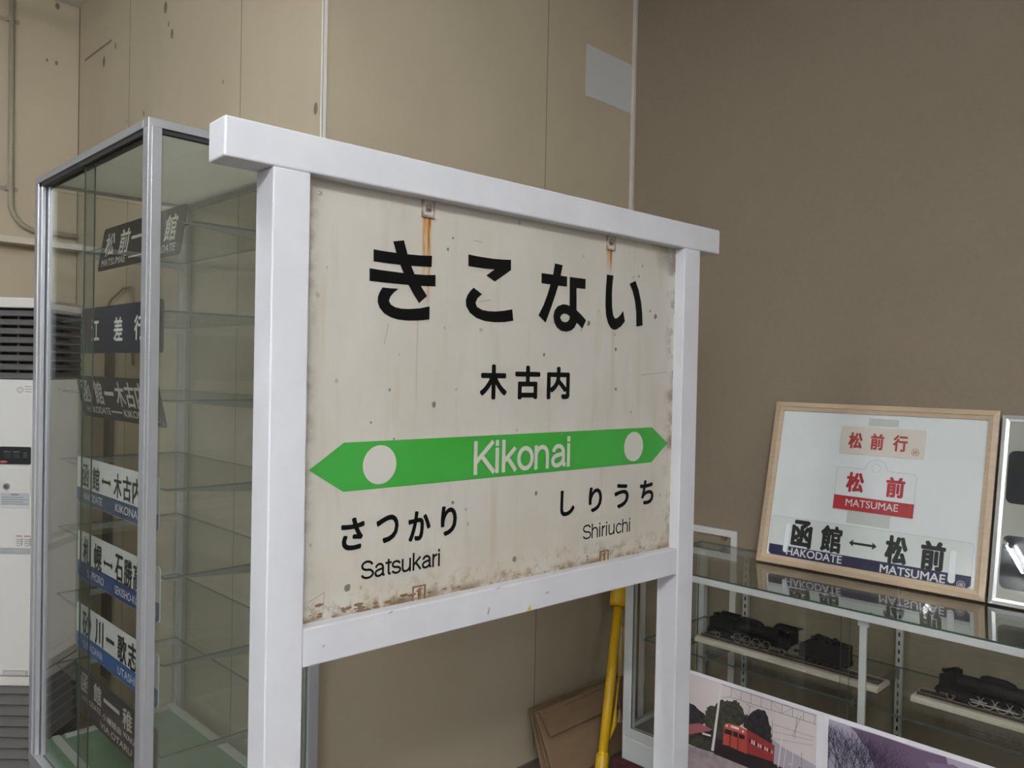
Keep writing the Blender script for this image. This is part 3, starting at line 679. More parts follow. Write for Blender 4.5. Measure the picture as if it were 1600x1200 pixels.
# ------------------------------------------------------------------ things on the far walls
cp = thing('conduit_pipe', 'cream painted conduit pipe bending to the right on the far wall', 'pipe', (1.04, 4.575, 2.27))
pts = [(1.038, 4.575, CEIL)]
pts += [(1.043, 4.575, 2.52)]
for i in range(1, 11):
    a = PI/2*i/10; pts.append((1.043+.13*(1-math.cos(a)), 4.575, 2.40+.0-.13*math.sin(a)))
pts += [(1.352, 4.575, 2.268)]
wb_(MB().tube(pts, .0125, 12), 'pipe', noisy('pipe_paint', (.36, .32, .24), (.33, .29, .215), 9, .5), cp, smooth=True)
for z in (3.303, 2.468):
    k = MB(); k.box(.995, 1.080, YD-.004, YD-.0005, z-.010, z+.010).tube([(1.037, YD-.020, z-.012), (1.037, YD-.020, z+.012)], .016, 12)
    wb_(k, 'pipe_clip', mat('clip_paint', (.33, .29, .215), .5), cp)
du = thing('cable_duct', 'narrow dark cable duct rising between the heater and the cabinet', 'cable duct', (XC-.011, 4.05, 0))
wb_(MB().box(XC-.021, XC-.0008, 4.01, 4.09, .10, 1.86), 'duct', mat('duct_brown', (.10, .09, .07), .6), du)
pts = [(XC-.010, 4.05, 1.86), (XC-.015, 4.07, 1.885), (XC-.018, 4.02, 1.91), (XC-.018, 3.86, 1.955), (XC-.018, 3.77, 1.955), (XC-.018, 3.755, 1.91), (XC-.012, 3.75, 1.60)]
wb_(MB().tube(pts, .006, 8), 'cable_loop', mat('cable_tan', (.27, .225, .16), .6), du, smooth=True)
tag(box(2.637, XB-.021, YA-.0025, YA-.0004, 2.799, 3.019).build('paper_sheet', mat('pale_grey_paper', (.60, .61, .60), .6)), 'blank pale grey paper sheet stuck high on the cream wall by the corner', 'paper')

# ------------------------------------------------------------------ low glass counter along the brown wall
KX0, KX1, KY0, KY1 = 2.435, 2.966, -.012, 1.791
KB, KT = .152, .900
tag(box(2.405, 2.968, -.06, 1.812, .0, KB-.0005).build('carpeted_plinth', noisy('dark_red_carpet', (.075, .014, .016), (.05, .010, .012), 160, .95, bump=.5), bevel=.004), 'low dark red carpeted plinth under the glass counter', 'plinth')
ct = thing('glass_counter', 'low glass counter with white frame standing along the brown wall', 'display counter', ((KX0+KX1)/2, (KY0+KY1)/2, KB))
m_frame = mat('counter_frame_white', (.60, .62, .60), .38, .2)
wb_(MB().box(KX0, KX1, KY0, KY1, KB, .2385), 'base', mat('counter_base', (.55, .57, .56), .45), ct, bevel=.003)
wb_(MB().box(KX0+.012, KX1-.012, KY0+.012, KY1-.012, .2385, .262), 'deck', noisy('counter_deck', (.17, .15, .12), (.14, .12, .10), 10, .6), ct)
fw = .036
for x0 in (KX0, KX1-.03):
    for y0 in (KY0, KY1-fw): wb_(MB().box(x0, x0+.03, y0, y0+fw, .2385, KT-.022), 'corner_post', m_frame, ct, bevel=.0015)
p = MB(); p.box(KX0, KX0+.024, KY0, KY1, KT-.022, KT).box(KX1-.02, KX1, KY0, KY1, KT-.022, KT).box(KX0+.024, KX1-.02, KY0, KY0+.02, KT-.022, KT).box(KX0+.024, KX1-.02, KY1-.02, KY1, KT-.022, KT)
wb_(p, 'top_frame', m_frame, ct, bevel=.0015)
p = MB(); p.box(KX0, KX0+.022, KY0+fw, KY1-fw, .2385, .275).box(KX0+.03, KX1-.03, KY1-.022, KY1, .2385, .275)
wb_(p, 'bottom_rail', m_frame, ct, bevel=.0015)
pane(KX0+.003, KX1-.002, KY0+.003, KY1-.003, KT+.0002, KT+.006, 'glass_top', ct, g=M_glass_top)
pane(KX0+.006, KX0+.011, .955, KY1-fw, .275, KT-.022, 'front_glass', ct)
pane(KX0+.0135, KX0+.0185, KY0+fw, .985, .275, KT-.022, 'front_glass', ct)
pane(KX0+.03, KX1-.03, KY1-.012, KY1-.007, .275, KT-.022, 'end_glass', ct)
pane(KX0+.03, KX1-.03, KY0+.007, KY0+.012, .275, KT-.022, 'end_glass', ct)
pane(KX1-.010, KX1-.005, KY0+.03, KY1-.03, .262, KT-.022, 'back_glass', ct)
p = MB(); p.box(KX0+.024, KX0+.034, .912, .933, .262, KT-.022).box(KX0+.022, KX0+.036, .906, .938, KT-.045, KT-.0225)
wb_(p, 'centre_upright', m_frame, ct, bevel=.001)
for y in (1.565, .976, .387):
    p = MB(); p.box(KX1-.032, KX1-.018, y-.011, y+.011, .262, KT-.022)
    for i in range(20): p.box(KX1-.0325, KX1-.0319, y-.0032, y+.0032, .285+i*.0300, .300+i*.0300, 1)
    wb_(p, 'slotted_standard', [mat('standard_steel', (.50, .50, .47), .4, .3), mat('standard_slot', (.01, .01, .01), .8)], ct)
SH = .602
sh = pane(2.500, KX1-.034, KY0+.045, KY1-.045, SH-.006, SH-.0004, 'glass_shelf', ct)
a = MB()
for y in (1.64, 1.50, .976, .387): a.box(2.53, KX1-.032, y-.006, y+.006, SH-.030, SH-.0065)
wb_(a, 'shelf_bracket', mat('bracket_dark', (.10, .11, .10), .5), sh)

# ------------------------------------------------------------------ model locomotives on wooden track bases
m_wood = noisy('pale_base_wood', (.50, .46, .37), (.43, .39, .31), 10, .55, (1, 12, 12))
m_loco = noisy('loco_black', (.007, .0065, .006), (.012, .011, .010), 30, .5, spec=.22)
m_silver = mat('wheel_tyre_silver', (.55, .53, .49), .35, .7)
m_tie = mat('sleeper_brown', (.065, .05, .04), .8)
m_rail = mat('rail_brown', (.17, .13, .10), .45, .5)
def track_base(label, y_left, y_right, xc, nameplate):
    L = y_left-y_right
    t = thing('track_base', label, 'model base', (xc, (y_left+y_right)/2, SH), (0, 0, -PI/2), 'wooden track bases in the counter')
    b = MB(); b.prism([(-.055, 0), (.055, 0), (.055, .009), (.045, .017), (-.045, .017), (-.055, .009)], -L/2, L/2, 0, Matrix.Rotation(PI/2, 4, 'Z'))
    b.build('base_board', m_wood, t)
    k = MB(); n = int(L/.0095)
    for i in range(n):
        x = -L/2+.012+i*(L-.024)/(n-1); k.box(x-.0032, x+.0032, -.028, .028, .017, .0205)
    k.box(-L/2+.008, L/2-.008, -.026, .026, .0168, .0182)
    k.build('sleepers', m_tie, t)
    for s in (-1, 1): box(-L/2+.006, L/2-.006, .016*s-.0012, .016*s+.0012, .0205, .0245).build('rail', m_rail, t)
    if nameplate:
        k = MB(); k.box(-.13, .10, -.0565, -.0555, .001, .009)
        k.build('name_strip', mat('brass_strip', (.62, .60, .50), .35, .3), t)
    return t
track_base('wooden track base under the left model locomotive with tender', 1.605, .935, 2.680, True)
track_base('wooden track base under the right model locomotive with silver wheels', .842, .18, 2.698, False)
def spoked(mb, c, r, rim, y0):
    mb.torus((c[0], y0, c[1]), r-rim/2, rim/2, 26, 6, 1)
    mb.tube([(c[0], y0-.002, c[1]), (c[0], y0+.003, c[1])], r*.2, 10, 0)
    for i in range(6):
        a = PI*i/6; mb.tube([(c[0]-r*.85*math.cos(a), y0, c[1]-r*.85*math.sin(a)), (c[0]+r*.85*math.cos(a), y0, c[1]+r*.85*math.sin(a))], .0011, 5, 0)
def loco(label, y_front, xc, zr, shiny, dark_rod):
    """steam locomotive, smokebox to the left (local x = 0), tender to the right; z = 0 at rail top"""
    t = thing('model_locomotive', label, 'model locomotive', (xc, y_front, zr), (0, 0, -PI/2), 'model steam locomotives in the counter')
    bz, br = .060, .0205
    b = MB(); My = lambda: Matrix.Identity(4)
    b.tube([(.018, 0, bz), (.030, 0, bz), (.030, 0, bz), (.215, 0, bz), (.270, 0, bz+.001)], [.017, .0215, br+.001, br, br+.003], 20)
    for x in (.085, .13, .175, .22): b.tube([(x, 0, bz), (x+.003, 0, bz)], br+.0012, 20)
    b.lathe([(.0085, 0), (.0075, .004), (.007, .016), (.0085, .018), (.0085, .0195), (.004, .0195)], (.045, 0, bz+br-.003), 14)
    b.box(.012, .018, -.014, .014, bz+.018, bz+.026)
    b.tube([(.004, 0, bz+.020), (.018, 0, bz+.020)], .006, 12)                # headlamp
    b.build('boiler', m_loco, t, smooth=False)
    d = MB(); d.prism([(.105, bz+br-.004), (.205, bz+br-.004), (.200, bz+br+.005), (.178, bz+br+.013), (.125, bz+br+.014), (.110, bz+br+.009)], -.010, .010)
    d.build('dome_casing', m_loco, t, bevel=.003)
    for s in (-1, 1):
        k = MB(); k.prism([(.004, .040), (.102, .040), (.102, .074), (.098, .089), (.030, .089), (.004, .074)] if not shiny else [(.004, .022), (.052, .022), (.052, .086), (.030, .089), (.004, .076)], s*.031-.0008, s*.031+.0008)
        k.build('smoke_deflector', m_loco, t)
        k = MB(); k.box(.0, .285, s*.026-.009, s*.026+.009, .0385, .0405); k.build('running_board', m_loco, t)
    k = MB(); k.box(-.004, .004, -.032, .032, .016, .030).box(-.014, -.004, -.003, .003, .020, .026).box(.0, .02, -.030, .030, .030, .039)
    for s in (-1, 1): k.tube([(-.010, s*.022, .024), (-.004, s*.022, .024)], .004, 10)
    k.build('buffer_beam', m_loco, t)
    c = MB()
    c.box(.268, .272, -.031, .031, .040, .092).box(.318, .322, -.031, .031, .040, .092)
    for s in (-1, 1):
        y0, y1 = sorted((s*.0312, s*.0294)); c.box(.268, .322, y0, y1, .036, .066).box(.268, .276, y0, y1, .066, .092).box(.296, .302, y0, y1, .066, .092).box(.316, .322, y0, y1, .066, .092)
    c.build('cab', m_loco, t)
    r_ = MB(); r_.prism([(-.034, .091), (-.026, .097), (-.010, .1005), (.010, .1005), (.026, .097), (.034, .091), (.025, .0925), (.0, .097), (-.025, .0925)], .258, .340, 0, Matrix.Rotation(-PI/2, 4, 'Z') @ Matrix.Scale(-1, 4, (1, 0, 0)) if False else Matrix(((0, 1, 0, 0), (1, 0, 0, 0), (0, 0, 1, 0), (0, 0, 0, 1))))
    r_.build('cab_roof', m_loco, t)
    f = MB(); f.box(.02, .30, -.011, .011, .018, .038)
    for s in (-1, 1): f.box(.052, .088, s*.027-.007, s*.027+.007, .014, .034)
    f.build('frame', m_loco, t)
    wh = [(.112, .0165), (.150, .0165), (.188, .0165), (.226, .0165)]
    if shiny: wh = [(x, .0185) for x in (.096, .134, .172, .210)]
    for x, r in wh:
        for s in (-1, 1):
            w = MB(); spoked(w, (x, r+.0005), r, .0026 if shiny else .0020, s*.0185); w.build('driving_wheel', [m_loco, m_silver], t)
    for x in (.032, .285):
        for s in (-1, 1):
            w = MB(); spoked(w, (x, .0105), .010, .002, s*.0185); w.build('pilot_wheel', [m_loco, m_silver], t)
    rod = MB()
    for s in (-1, 1):
        rod.box(wh[0][0]-.004, wh[-1][0]+.004, s*.0225-.001, s*.0225+.001, .012, .0155).box(.062, wh[1][0], s*.025-.001, s*.025+.001, .020, .0228)
    rod.build('side_rod', m_silver if shiny else mat('dull_rod', (.16, .14, .11), .4, .6), t)
    # tender with coal bunker
    tn = MB(); tn.prism([(.352, .030), (.512, .030), (.512, .080), (.470, .084), (.398, .088), (.352, .060)], -.030, .030)
    tb = tn.build('tender', m_loco, t, bevel=.002)
    k = MB(); k.box(.350, .516, -.026, .026, .016, .030); k.box(.322, .352, -.006, .006, .020, .026); k.build('tender_frame', m_loco, tb)
    random.seed(8); k = MB()
    for i in range(40):
        x, y = random.uniform(.39, .465), random.uniform(-.024, .024); s = random.uniform(.004, .0075)
        k.lathe([(s*.5, -s), (s, -s*.3), (s*.9, s*.4), (s*.4, s*.9)], (x, y, .087+random.uniform(0, .003)-.02*max(0, (x-.455)*1)), 6)
    k.build('coal_load', mat('coal', (.012, .012, .012), .6), tb)
    k = MB()
    for i in range(2): k.lathe([(.007, 0), (.007, .004), (.003, .0055)], (.482+i*.018, 0, .083), 12)
    k.build('water_hatch', m_loco, tb)
    for x in (.375, .405, .46, .49):
        for s in (-1, 1):
            w = MB(); spoked(w, (x, .0105), .010, .0016, s*.0185); w.build('tender_wheel', [m_loco, mat('dull_tyre', (.10, .09, .08), .5, .5)], tb)
    return t
loco('black model steam locomotive with tender, left of the counter upright', 1.560, 2.680, SH+.0246, False, True)
loco('black model steam locomotive with bright silver wheel rims, right end of the counter', .772, 2.698, SH+.0246, True, False)

# ------------------------------------------------------------------ framed plates leaning on the brown wall
m_oak = noisy('oak_frame_wood', (.56, .43, .29), (.50, .375, .25), 7, .45, (1, 9, 9))
lean = math.atan2(.2404, .9706)
fr = thing('picture_frame', 'light oak frame holding three red, white and navy train plates, leaning on the brown wall', 'picture frame', (2.790, 1.448, KT+.0120), (-lean, 0, -PI/2+.0382), 'framed plates on the counter')
FW, FH = .760, .616
def moulding(W_, H_, w, prof_y, m, parent, name, back):
    """four mitred bars"""
    for i in range(4):
        k = MB()
        o = [(0, 0), (W_, 0), (W_, H_), (0, H_)]; n = [(w, w), (W_-w, w), (W_-w, H_-w), (w, H_-w)]
        mid = [(w*.55, w*.55), (W_-w*.55, w*.55), (W_-w*.55, H_-w*.55), (w*.55, H_-w*.55)]
        j = (i+1) % 4; vs = []
        for q in (i, j):
            vs += [(o[q][0], back, o[q][1]), (o[q][0], 0, o[q][1]), (mid[q][0], prof_y[0], mid[q][1]), (mid[q][0], prof_y[1], mid[q][1]), (n[q][0], prof_y[2], n[q][1]), (n[q][0], back, n[q][1])]
        fs = [(a, (a+1) % 6, 6+(a+1) % 6, 6+a) for a in range(6)]+[(5, 4, 3, 2, 1, 0), (6, 7, 8, 9, 10, 11)]
        k.add(vs, fs); k.build(name, m, parent)
moulding(FW, FH, .032, (-.004, .001, .003), m_oak, fr, 'frame_bar', .016)
m_paper = noisy('bluish_white_paper', (.84, .88, .88), (.80, .84, .84), 4, .55)
pp = box(.030, FW-.030, .010, .014, .030, FH-.030).build('backing_paper', m_paper, fr)
k = MB().box(.031, FW-.031, .0045, .0062, .031, FH-.031); k.build('glazing', glassy('frame_glazing', (.985, .988, .985), .55), fr)
m_red = mat('signal_red', (.47, .020, .025), .45); m_redd = mat('orange_red', (.48, .055, .03), .5)
m_creamp = mat('cream_plate', (.76, .71, .63), .45); m_clearp = mat('white_plate', (.82, .85, .86), .4)
m_nav2 = mat('indigo_band', (.022, .022, .075), .4)
m_shade = mat('plate_rim', (.56, .59, .59), .5)
# tapes
k = MB(); k.flat([(.350, .543), (.452, .543), (.451, .569), (.350, .571)], .0094).flat([(.310, .187), (.456, .185), (.456, .232), (.310, .234)], .0094)
k.build('mounting_tape', mat('old_tape', (.62, .65, .61), .6), fr)
k = MB(); k.prism(rrect(.259, .543, .435, .537, .003), .007, .0098); a = k.build('cream_name_plate', m_creamp, fr); a['label'] = 'cream plate with red lettering'
def chars(parent, m, items, name='kanji_character'):
    for it in items: write(MB_ := MB(), *it); MB_.build(name, m, parent)
chars(a, m_redd, [('松', .287, .336, .455, .515, .0066, .03), ('前', .3635, .4095, .456, .515, .0066, .03), ('行', .440, .488, .456, .515, .0066, .03)])
k = MB(); k.ring((.515, .458), .0125, .0108, .0066); write(k, '函', .508, .522, .4515, .4645, .0066, .015); k.build('round_stamp', m_redd, a)
k = MB(); body = [(.2575, .2305), (.5275, .2305), (.5275, .372), (.519, .382), (.4325, .383)]+[(.3935+.036*math.cos(R(20+14*i)), .3880+.0335*math.sin(R(20+14*i))) for i in range(11)]+[(.3555, .384), (.264, .385), (.2575, .377)]
hole = disc(.393, .391, .0135, n=18)
flat_tri(k, [body, hole], .0085)
a = k.build('hanging_name_plate', m_clearp, fr); a['label'] = 'white plate with red band and hanging tab'
k = MB()
for i in range(len(body)):
    p, q = Vector(body[i]), Vector(body[(i+1) % len(body)]); d_ = (q-p).normalized()*.0008
    k.flat([(p.x-d_.y, p.y+d_.x), (p.x+d_.y, p.y-d_.x), (q.x+d_.y, q.y-d_.x), (q.x-d_.y, q.y+d_.x)], .0081)
k.ring((.393, .391), .0148, .0134, .0081); k.build('plate_rim', m_shade, a)
k = MB(); k.flat([(.2578, .2325), (.5272, .2305), (.5272, .279), (.2578, .283)], .0080); k.build('red_band', m_red, a)
chars(a, m_red, [('松', .295, .357, .297, .370, .0078, .036), ('前', .431, .4935, .294, .366, .0078, .036)])
k = MB(); write(k, 'MATSUMAE', .301, .478, .2465, .2725, .0076, .012); k.build('white_lettering', M_pale_text, a)
k = MB(); k.prism(rrect(.041, .717, .032, .177, .010), .0068, .0096); a = k.build('long_destination_plate', mat('pale_long_plate', (.76, .80, .77), .4), fr); a['label'] = 'long white plate with navy band and arrow'
k = MB(); ol = rrect(.041, .717, .032, .177, .010)
for i in range(len(ol)):
    p, q = Vector(ol[i]), Vector(ol[(i+1) % len(ol)])
    if (q-p).length < 1e-6: continue
    d_ = (q-p).normalized()*.0008
    k.flat([(p.x-d_.y, p.y+d_.x), (p.x+d_.y, p.y-d_.x), (q.x+d_.y, q.y-d_.x), (q.x-d_.y, q.y+d_.x)], .0065)
k.build('plate_rim', m_shade, a)
k = MB(); k.flat([(.0415, .071), (.0415, .042), (.051, .0325), (.707, .0325), (.7165, .042), (.7165, .071)], .0064); k.build('navy_band', m_nav2, a)
k = MB()
for x0, x1, z0, z1 in ((.095, .114, .047, .157), (.650, .671, .040, .147)): k.flat(rrect(x0, x1, z0, z1, .0094), .0060)
k.build('slot', mat('slot_white', (.86, .89, .90), .5), a)
k = MB()
for x0, x1, z0, z1 in ((.095, .114, .047, .157), (.650, .671, .040, .147)):
    o_ = rrect(x0, x1, z0, z1, .0094)
    for i in range(len(o_)):
        p, q = Vector(o_[i]), Vector(o_[(i+1) % len(o_)])
        if (q-p).length < 1e-6: continue
        d_ = (q-p).normalized()*.0005; k.flat([(p.x-d_.y, p.y+d_.x), (p.x+d_.y, p.y-d_.x), (q.x+d_.y, q.y-d_.x), (q.x-d_.y, q.y+d_.x)], .0057)
k.build('slot_rim', m_shade, a)
k = MB(); Y_ = .0060
chars(a, M_dark_text, [('函', .120, .197, .072, .173, Y_, .036), ('館', .228, .304, .073, .169, Y_, .032), ('松', .450, .522, .069, .166, Y_, .036), ('前', .562, .638, .069, .166, Y_, .036)])
k.flat([(.329, .1185), (.343, .131), (.343, .1225), (.408, .1225), (.408, .131), (.423, .1185), (.408, .106), (.408, .1145), (.343, .1145), (.343, .106)], Y_)
k.build('arrow', M_dark_text, a)
chars(a, M_pale_text, [('HAKODATE', .109, .311, .0395, .068, Y_, .02), ('MATSUMAE', .440, .643, .0345, .063, Y_, .02)], 'roman_lettering')
k = MB(); k.ring((.689, .0405), .0125, .011, Y_); write(k, '函', .682, .696, .0345, .0465, Y_, .01)
k.build('round_stamp', M_pale_text, a)

m_silverf = mat('brushed_silver_frame', (.70, .71, .70), .3, .75)
f2 = thing('picture_frame', 'silver frame holding dark rounded plates on a pale mount, cut off by the right edge', 'picture frame', (2.816, .679, KT+.0120), (-math.atan2(.132, .584), 0, -PI/2+.026), 'framed plates on the counter')
moulding(.76, .600, .020, (-.003, .002, .004), m_silverf, f2, 'frame_bar', .0118)
box(.018, .742, .0085, .0112, .018, .582).build('mount_board', mat('mount_beige', (.50, .49, .44), .7), f2)
MB().box(.019, .741, .005, .0065, .019, .581).build('glazing', glassy('frame_glazing_bright', (.97, .98, .97), .8), f2)
for z0, z1 in ((.318, .487), (.053, .218)):
    MB().prism(rrect(.024, .70, z0, z1,   .020), .0072, .0084).build('dark_plate', mat('slate_plate', (.012, .013, .016), .4, 0, .3), f2)
    
# ------------------------------------------------------------------ behind the counter
rk = thing('metal_rack', 'white square tube rack standing behind the glass counter against the brown wall', 'rack', (2.973, 1.63, 0))
m_rk = mat('rack_white', (.72, .70, .68), .4)
wb_(MB().box(2.9675, 2.977, 1.627, 2.10, .940, .967), 'top_bar', m_rk, rk)
for y in (1.627, 2.073): wb_(MB().box(2.9675, 2.977, y, y+.027, 0, .940), 'leg', m_rk, rk)
k = MB(); k.tube([(XB-.0005, 1.69, .933), (XB-.010, 1.69, .933)], .013, 14); k.tube([(XB-.010, 1.69, .933), (XB-.013, 1.69, .933)], .008, 12)
tag(k.build('wall_peg', mat('brown_peg', (.17, .115, .075), .5)), 'small brown round peg on the brown wall framed by the white rack', 'wall peg')

# ------------------------------------------------------------------ flattened cartons, yellow pole, cord with toggle
m_card = noisy('brown_cardboard', (.255, .165, .09), (.225, .145, .08), 7, .8, (1, 3, 3))
m_cardi = mat('cardboard_edge', (.30, .21, .125), .85)
def leaning(x0, x1, yb, yt, h, th, name='cardboard_sheet', label='', flap=None):
    ang = math.atan2(yt-yb, h)
    t = thing(name, label, 'cardboard', ((x0+x1)/2, yb, 0.0), (-ang, 0, 0), 'flattened cartons against the cream wall')
    hw_ = (x1-x0)/2; H_ = math.hypot(yt-yb, h)
    b = MB(); b.box(-hw_, hw_, 0, th, .0, H_); b.build('panel', m_card, t, bevel=.0015)
    if flap:
        k = MB(); k.prism([(-hw_+.006, H_+.004), (hw_, H_+.004), (hw_, H_-flap), (-hw_+.028, H_-flap)], -.016, -.009)
        k.box(-hw_+.004, hw_, -.016, th, H_+.0005, H_+.006)
        k.build('folded_flap', m_card, t, bevel=.002)
        k = MB(); k.box(-hw_+.15, hw_-.0, -.0175, -.0165, H_-.012, H_-.008)
        k.build('fold_crease', mat('crease_brown', (.17, .105, .055), .8), t)
    return t
leaning(2.352, 2.93, 2.118, 2.192, .234, .006, label='rearmost flattened carton against the cream wall')
leaning(2.338, 2.91, 2.095, 2.178, .238, .006, label='flattened carton second from the cream wall')
leaning(2.345, 2.92, 2.070, 2.163, .236, .006, label='flattened carton behind the folded front one')
leaning(2.330, 2.90, 2.018, 2.138, .240, .007, label='front flattened carton with a folded down top flap', flap=.100)
m_yel = mat('yellow_plastic', (.72, .43, .012), .4)
yp = thing('barrier_pole', 'yellow plastic pole with a thick collar leaning into the corner by the counter', 'pole', (2.497, 1.937, 0))
A_ = Vector((2.497, 1.937, .0)); B_ = Vector((2.905, 2.150, .80)); ax = (B_-A_)
P_ = lambda s: A_+ax*s
wb_(MB().tube([P_(.0), P_(.74)], .0205, 20), 'shaft', m_yel, yp, smooth=True)
wb_(MB().tube([P_(.0), P_(.085), P_(.10)], [.0275, .0275, .021], 20), 'lower_sleeve', m_yel, yp)
wb_(MB().tube([P_(.735), P_(.745), P_(.98), P_(1.0)], [.033, .040, .040, .030], 20), 'collar', m_yel, yp)
off = Vector((.045, -.012, -.015))
wb_(MB().tube([P_(.155)+off*.55, P_(.22)+off*.9, P_(.30)+off*.85, P_(.72)+off*1.0], [.003, .0105, .0040, .0045], 10), 'side_stay', m_yel, yp)
wb_(MB().tube([P_(.66)+off*.4, P_(.66)+off*1.5], .0075, 10).tube([P_(.64)+off*1.45, P_(.70)+off*1.45], .009, 10), 'stay_knob', m_yel, yp)
cd = thing('toggle_cord', 'thin tan cord with a cone toggle hanging over the cartons beside the yellow pole', 'cord', (2.79, 2.06, .26))
wb_(MB().tube([(2.800, 2.135, .2605), (2.797, 2.098, .262), (2.772, 2.066, .220), (2.752, 2.036, .165)], .0022, 6), 'cord', mat('tan_cord', (.30, .19, .11), .8), cd)
q = Vector((2.752, 2.040, .167)); wb_(MB().tube([q, q+Vector((-.004, -.004, -.02)), q+Vector((-.010, -.010, -.050))], [.004, .007, .013], 12), 'toggle', mat('tan_toggle', (.50, .33, .19), .6), cd)

# ------------------------------------------------------------------ photo prints taped to the front of the counter
PX = KX0-.0012
def print_sheet(label, x0, x1, z0, z1, px0, px1, pz0, pz1, seed):
    t = thing('photo_print', label, 'photo print', (PX, KY1-x0, z0), (0, 0, -PI/2), 'photo prints on the counter front')
    MB().prism([(0, 0), (x1-x0, 0), (x1-x0, z1-z0), (0, z1-z0)], -.0003, .0009).build('sheet', noisy('photo_paper', (.88, .85, .88), (.84, .81, .84), 4, .4), t)
    return t
p1 = print_sheet('photo print of a red railcar under overhead wires, taped to the counter front', .272, .7688, .200, .5675, 0, 0, 0, 0, 1)
OX, OZ = .272, .200
def art(parent, name, layers, mats):
    k = MB()
    for i, (mi, pts) in enumerate(layers): flat_tri_m(k, [(a/1000-OX, b/1000-OZ) for a, b in pts], -.0005-.000012*i, mi)
    return k.build(name, mats, parent)
def flat_tri_m(k, pts, y, mi):
    n0 = len(k.m); flat_tri(k, [pts], y)
    for i in range(n0, len(k.m)): k.m[i] = mi
random.seed(12)
def leafy(pts, amp, n=4):
    out = []
    for i in range(len(pts)):
        a, b = pts[i], pts[(i+1) % len(pts)]
        for q in range(n):
            f = q/n; out.append((a[0]+(b[0]-a[0])*f+random.uniform(-amp, amp), a[1]+(b[1]-a[1])*f+random.uniform(-amp, amp)))
    return out
pm = [mat('print_sky', (.74, .655, .645), .35), mat('print_haze', (.44, .41, .45), .35), noisy('print_tree', (.026, .024, .028), (.055, .052, .054), 70, .35), noisy('print_tree_green', (.040, .042, .028), (.085, .085, .060), 55, .35), mat('print_roof', (.42, .13, .13), .35), mat('print_red', (.52, .085, .06), .35),
      mat('print_deep_red', (.34, .045, .045), .35), mat('print_dark', (.03, .022, .025), .35), noisy('print_platform', (.42, .335, .35), (.32, .25, .265), 30, .35), mat('print_pole', (.80, .73, .73), .35), mat('print_wire', (.19, .16, .18), .35), mat('print_pale', (.80, .72, .71), .35), mat('print_orange', (.56, .12, .07), .35)]
def ln(a, b, w): 
    d_ = (Vector(b)-Vector(a)).normalized()*w/2; return [(a[0]-d_.y, a[1]+d_.x), (a[0]+d_.y, a[1]-d_.x), (b[0]+d_.y, b[1]-d_.x), (b[0]-d_.y, b[1]+d_.x)]
L1 = [(0, [(289, 556.5), (746, 556.5), (746, 218), (289, 218)]), (1, [(598, 430), (640, 415), (746, 395), (746, 330), (598, 330)]),
      (2, leafy([(289, 452), (311, 448), (333, 436), (350, 434), (357, 419), (340, 380), (289, 376)], 2.5)),
      (3, leafy([(354, 443), (370, 465), (391, 470), (407, 493), (436, 504), (464, 512), (480, 508), (496, 491), (500, 475), (512, 482), (505, 454), (482, 432), (450, 400), (425, 360), (392, 350), (350, 395)], 5)),
      (2, leafy([(507, 478), (535, 497), (546, 509), (569, 513), (585, 494), (593, 469), (598, 428), (600, 405), (560, 412), (520, 420), (500, 440)], 3.5)),
      (7, [(289, 385), (330, 380), (383, 388), (400, 330), (390, 305), (289, 305)]), (3, leafy([(289, 345), (345, 350), (385, 340), (388, 312), (289, 309)], 3)),
      (4, [(289, 375), (330, 392.5), (383, 388.5), (372.7, 379.4), (289, 339)]), (9, [(343.5, 358), (377, 361), (377, 367), (343.5, 365)]),
      (8, [(289, 302), (391, 310), (536, 314), (746, 296), (746, 218), (289, 218)]), (7, [(391, 312), (600, 352), (650, 348), (650, 305), (536, 314)]),
      (7, [(384, 365), (445, 365), (480, 352), (608, 352), (608, 305), (391, 306)]), (6, [(508, 428), (512, 431), (609, 411), (607, 350), (512, 348)]), (5, [(427, 414), (433, 425), (446, 430), (480, 432), (511, 428), (513, 349), (476, 350), (447, 353), (423, 350)]),
      (12, [(427, 412), (433, 425), (446, 430), (480, 432), (511, 428), (511, 410), (470, 412)]), (7, [(430, 407), (457, 408), (457, 391), (428, 390)]), (7, [(461, 408), (478, 409), (478, 392), (461, 391)]), (7, [(482, 408), (503, 407), (503, 394), (482, 392)]),
      (7, [(449, 390), (452, 390), (451, 353), (448, 353)]), (7, [(478, 392), (481, 392), (480, 350), (477, 350)]), (11, disc(437, 419, 4, n=10)), (11, disc(497, 419, 4, n=10)), (11, [(452, 426), (482, 427), (482, 419), (452, 418)]),
      (7, [(515, 352), (606, 356), (606, 346), (515, 338)])]
for i in range(11): x = 520+i*7.8; L1.append((11 if i % 3 else 7, [(x, 404-i*1.2), (x+4.5, 403.3-i*1.2), (x+4.5, 389-i*.7), (x, 389.5-i*.7)]))
L1 += [(9, [(409.6, 555), (415.8, 555), (390, 316), (379.5, 314)])]
for a, b, w in (((412, 553), (744, 551), 1.8), ((451, 520), (744, 524), 1.5), ((414, 508), (451, 521), 1.3), ((640, 553), (672, 551), 1.4)): L1.append((10, ln(a, b, w)))
for i in range(9):
    x = 451+i*36; L1.append((10, ln((x, 552), (x, 522), 1.3)))
    if i in (0, 4, 5): L1.append((10, ln((x, 522 if i % 2 else 551), (x+36, 551 if i % 2 else 522), .9)))
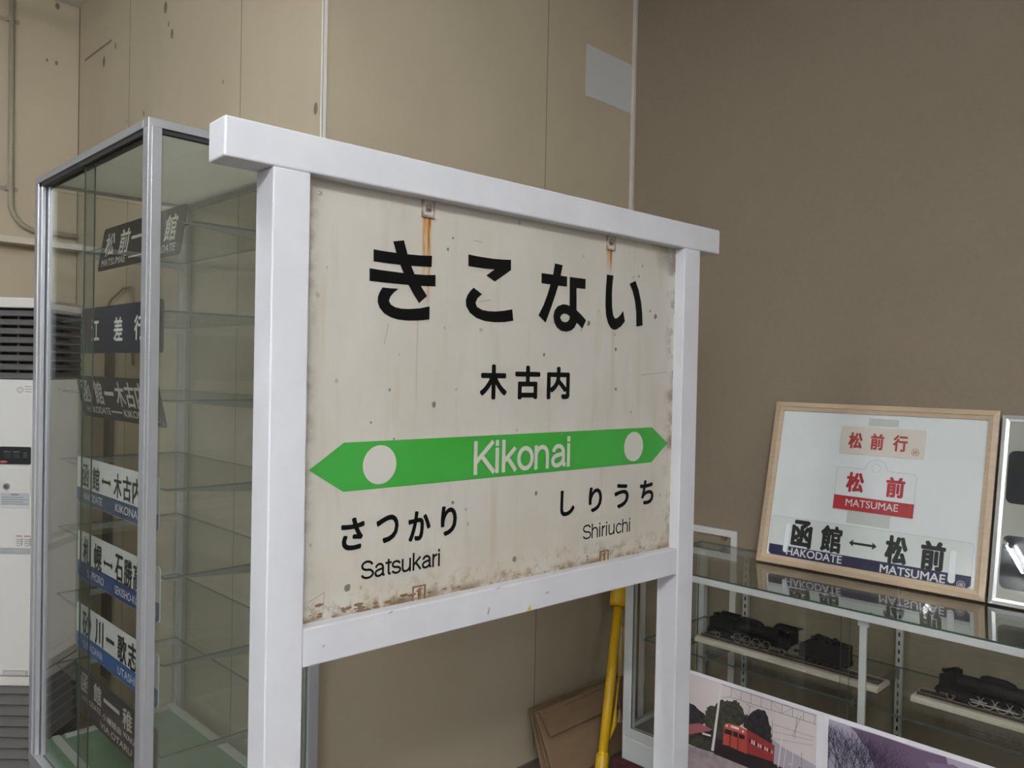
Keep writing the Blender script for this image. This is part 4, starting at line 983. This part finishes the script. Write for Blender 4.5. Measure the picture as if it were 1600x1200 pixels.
for a, b, w in (((682, 530), (676, 455), 1.5), ((695, 535), (668, 460), 1.2), ((604, 478), (740, 482), 1), ((604, 455), (735, 470), .9), ((604, 432), (735, 455), .9), ((600, 490), (600, 380), 1.6), ((634, 462), (623, 345), 4), ((650, 430), (640, 340), 2), ((672, 420), (668, 340), 2), ((520, 512), (512, 470), 1.6), ((505, 514), (535, 512), 1.2), ((700, 420), (700, 350), 1.5)): L1.append((10 if w < 2 else 9, ln(a, b, w)))
for i in range(26): x, z = random.uniform(610, 740), random.uniform(318, 372); s = random.uniform(2, 6); L1.append((random.choice((11, 9, 7, 11)), [(x, z), (x+s, z+random.uniform(-1, 1)), (x+s, z+s), (x, z+s*.8)]))
for i in range(3): L1.append((10, ln((400+i*70, 308-i*2), (402+i*70, 270), 1.4)))
art(p1, 'railcar_photograph', L1, pm)
OX = .769
p2 = print_sheet('photo print of bare winter trees and purple hills, right of the railcar print', .769, 1.262, .200, .5675, 0, 0, 0, 0, 2)
qm = [mat('winter_sky', (.44, .40, .50), .35), mat('winter_hill', (.16, .11, .175), .35), mat('winter_branch', (.045, .035, .06), .35), mat('winter_snow', (.50, .47, .53), .35), mat('winter_midhill', (.22, .16, .25), .35)]
L2 = [(0, [(783, 553.5), (1245, 553.5), (1245, 218), (783, 218)]),
      (1, leafy([(850, 553), (1110, 552), (1130, 520), (1060, 440), (1010, 380), (960, 330), (900, 330), (930, 430), (900, 500)], 4)),
      (4, leafy([(1060, 520), (1130, 540), (1200, 520), (1245, 480), (1245, 420), (1160, 440)], 3)), (3, leafy([(783, 300), (900, 310), (1245, 340), (1245, 218), (783, 218)], 3))]
def branch(x, z, ang, ln_, w, d):
    if d == 0 or z > 548: return
    x2, z2 = x+ln_*math.cos(ang), z+ln_*math.sin(ang)
    z2 = min(z2, 552); x2 = max(x2, 784.5)
    L2.append((2, ln((x, z), (x2, z2), w)))
    for s in (-1, 1):
        branch(x2, z2, ang+s*random.uniform(.12, .45), ln_*random.uniform(.72, .92), max(w*.68, .8), d-1)
for i in range(11): branch(786+i*17+random.uniform(-4, 4), 290, PI/2+random.uniform(-.18, .22), 60, 3.6, 6)
L2 = [(m_, [(max(783, min(1245, a)), max(218, min(553.5, b))) for a, b in p]) for m_, p in L2]
art(p2, 'winter_photograph', L2, qm)
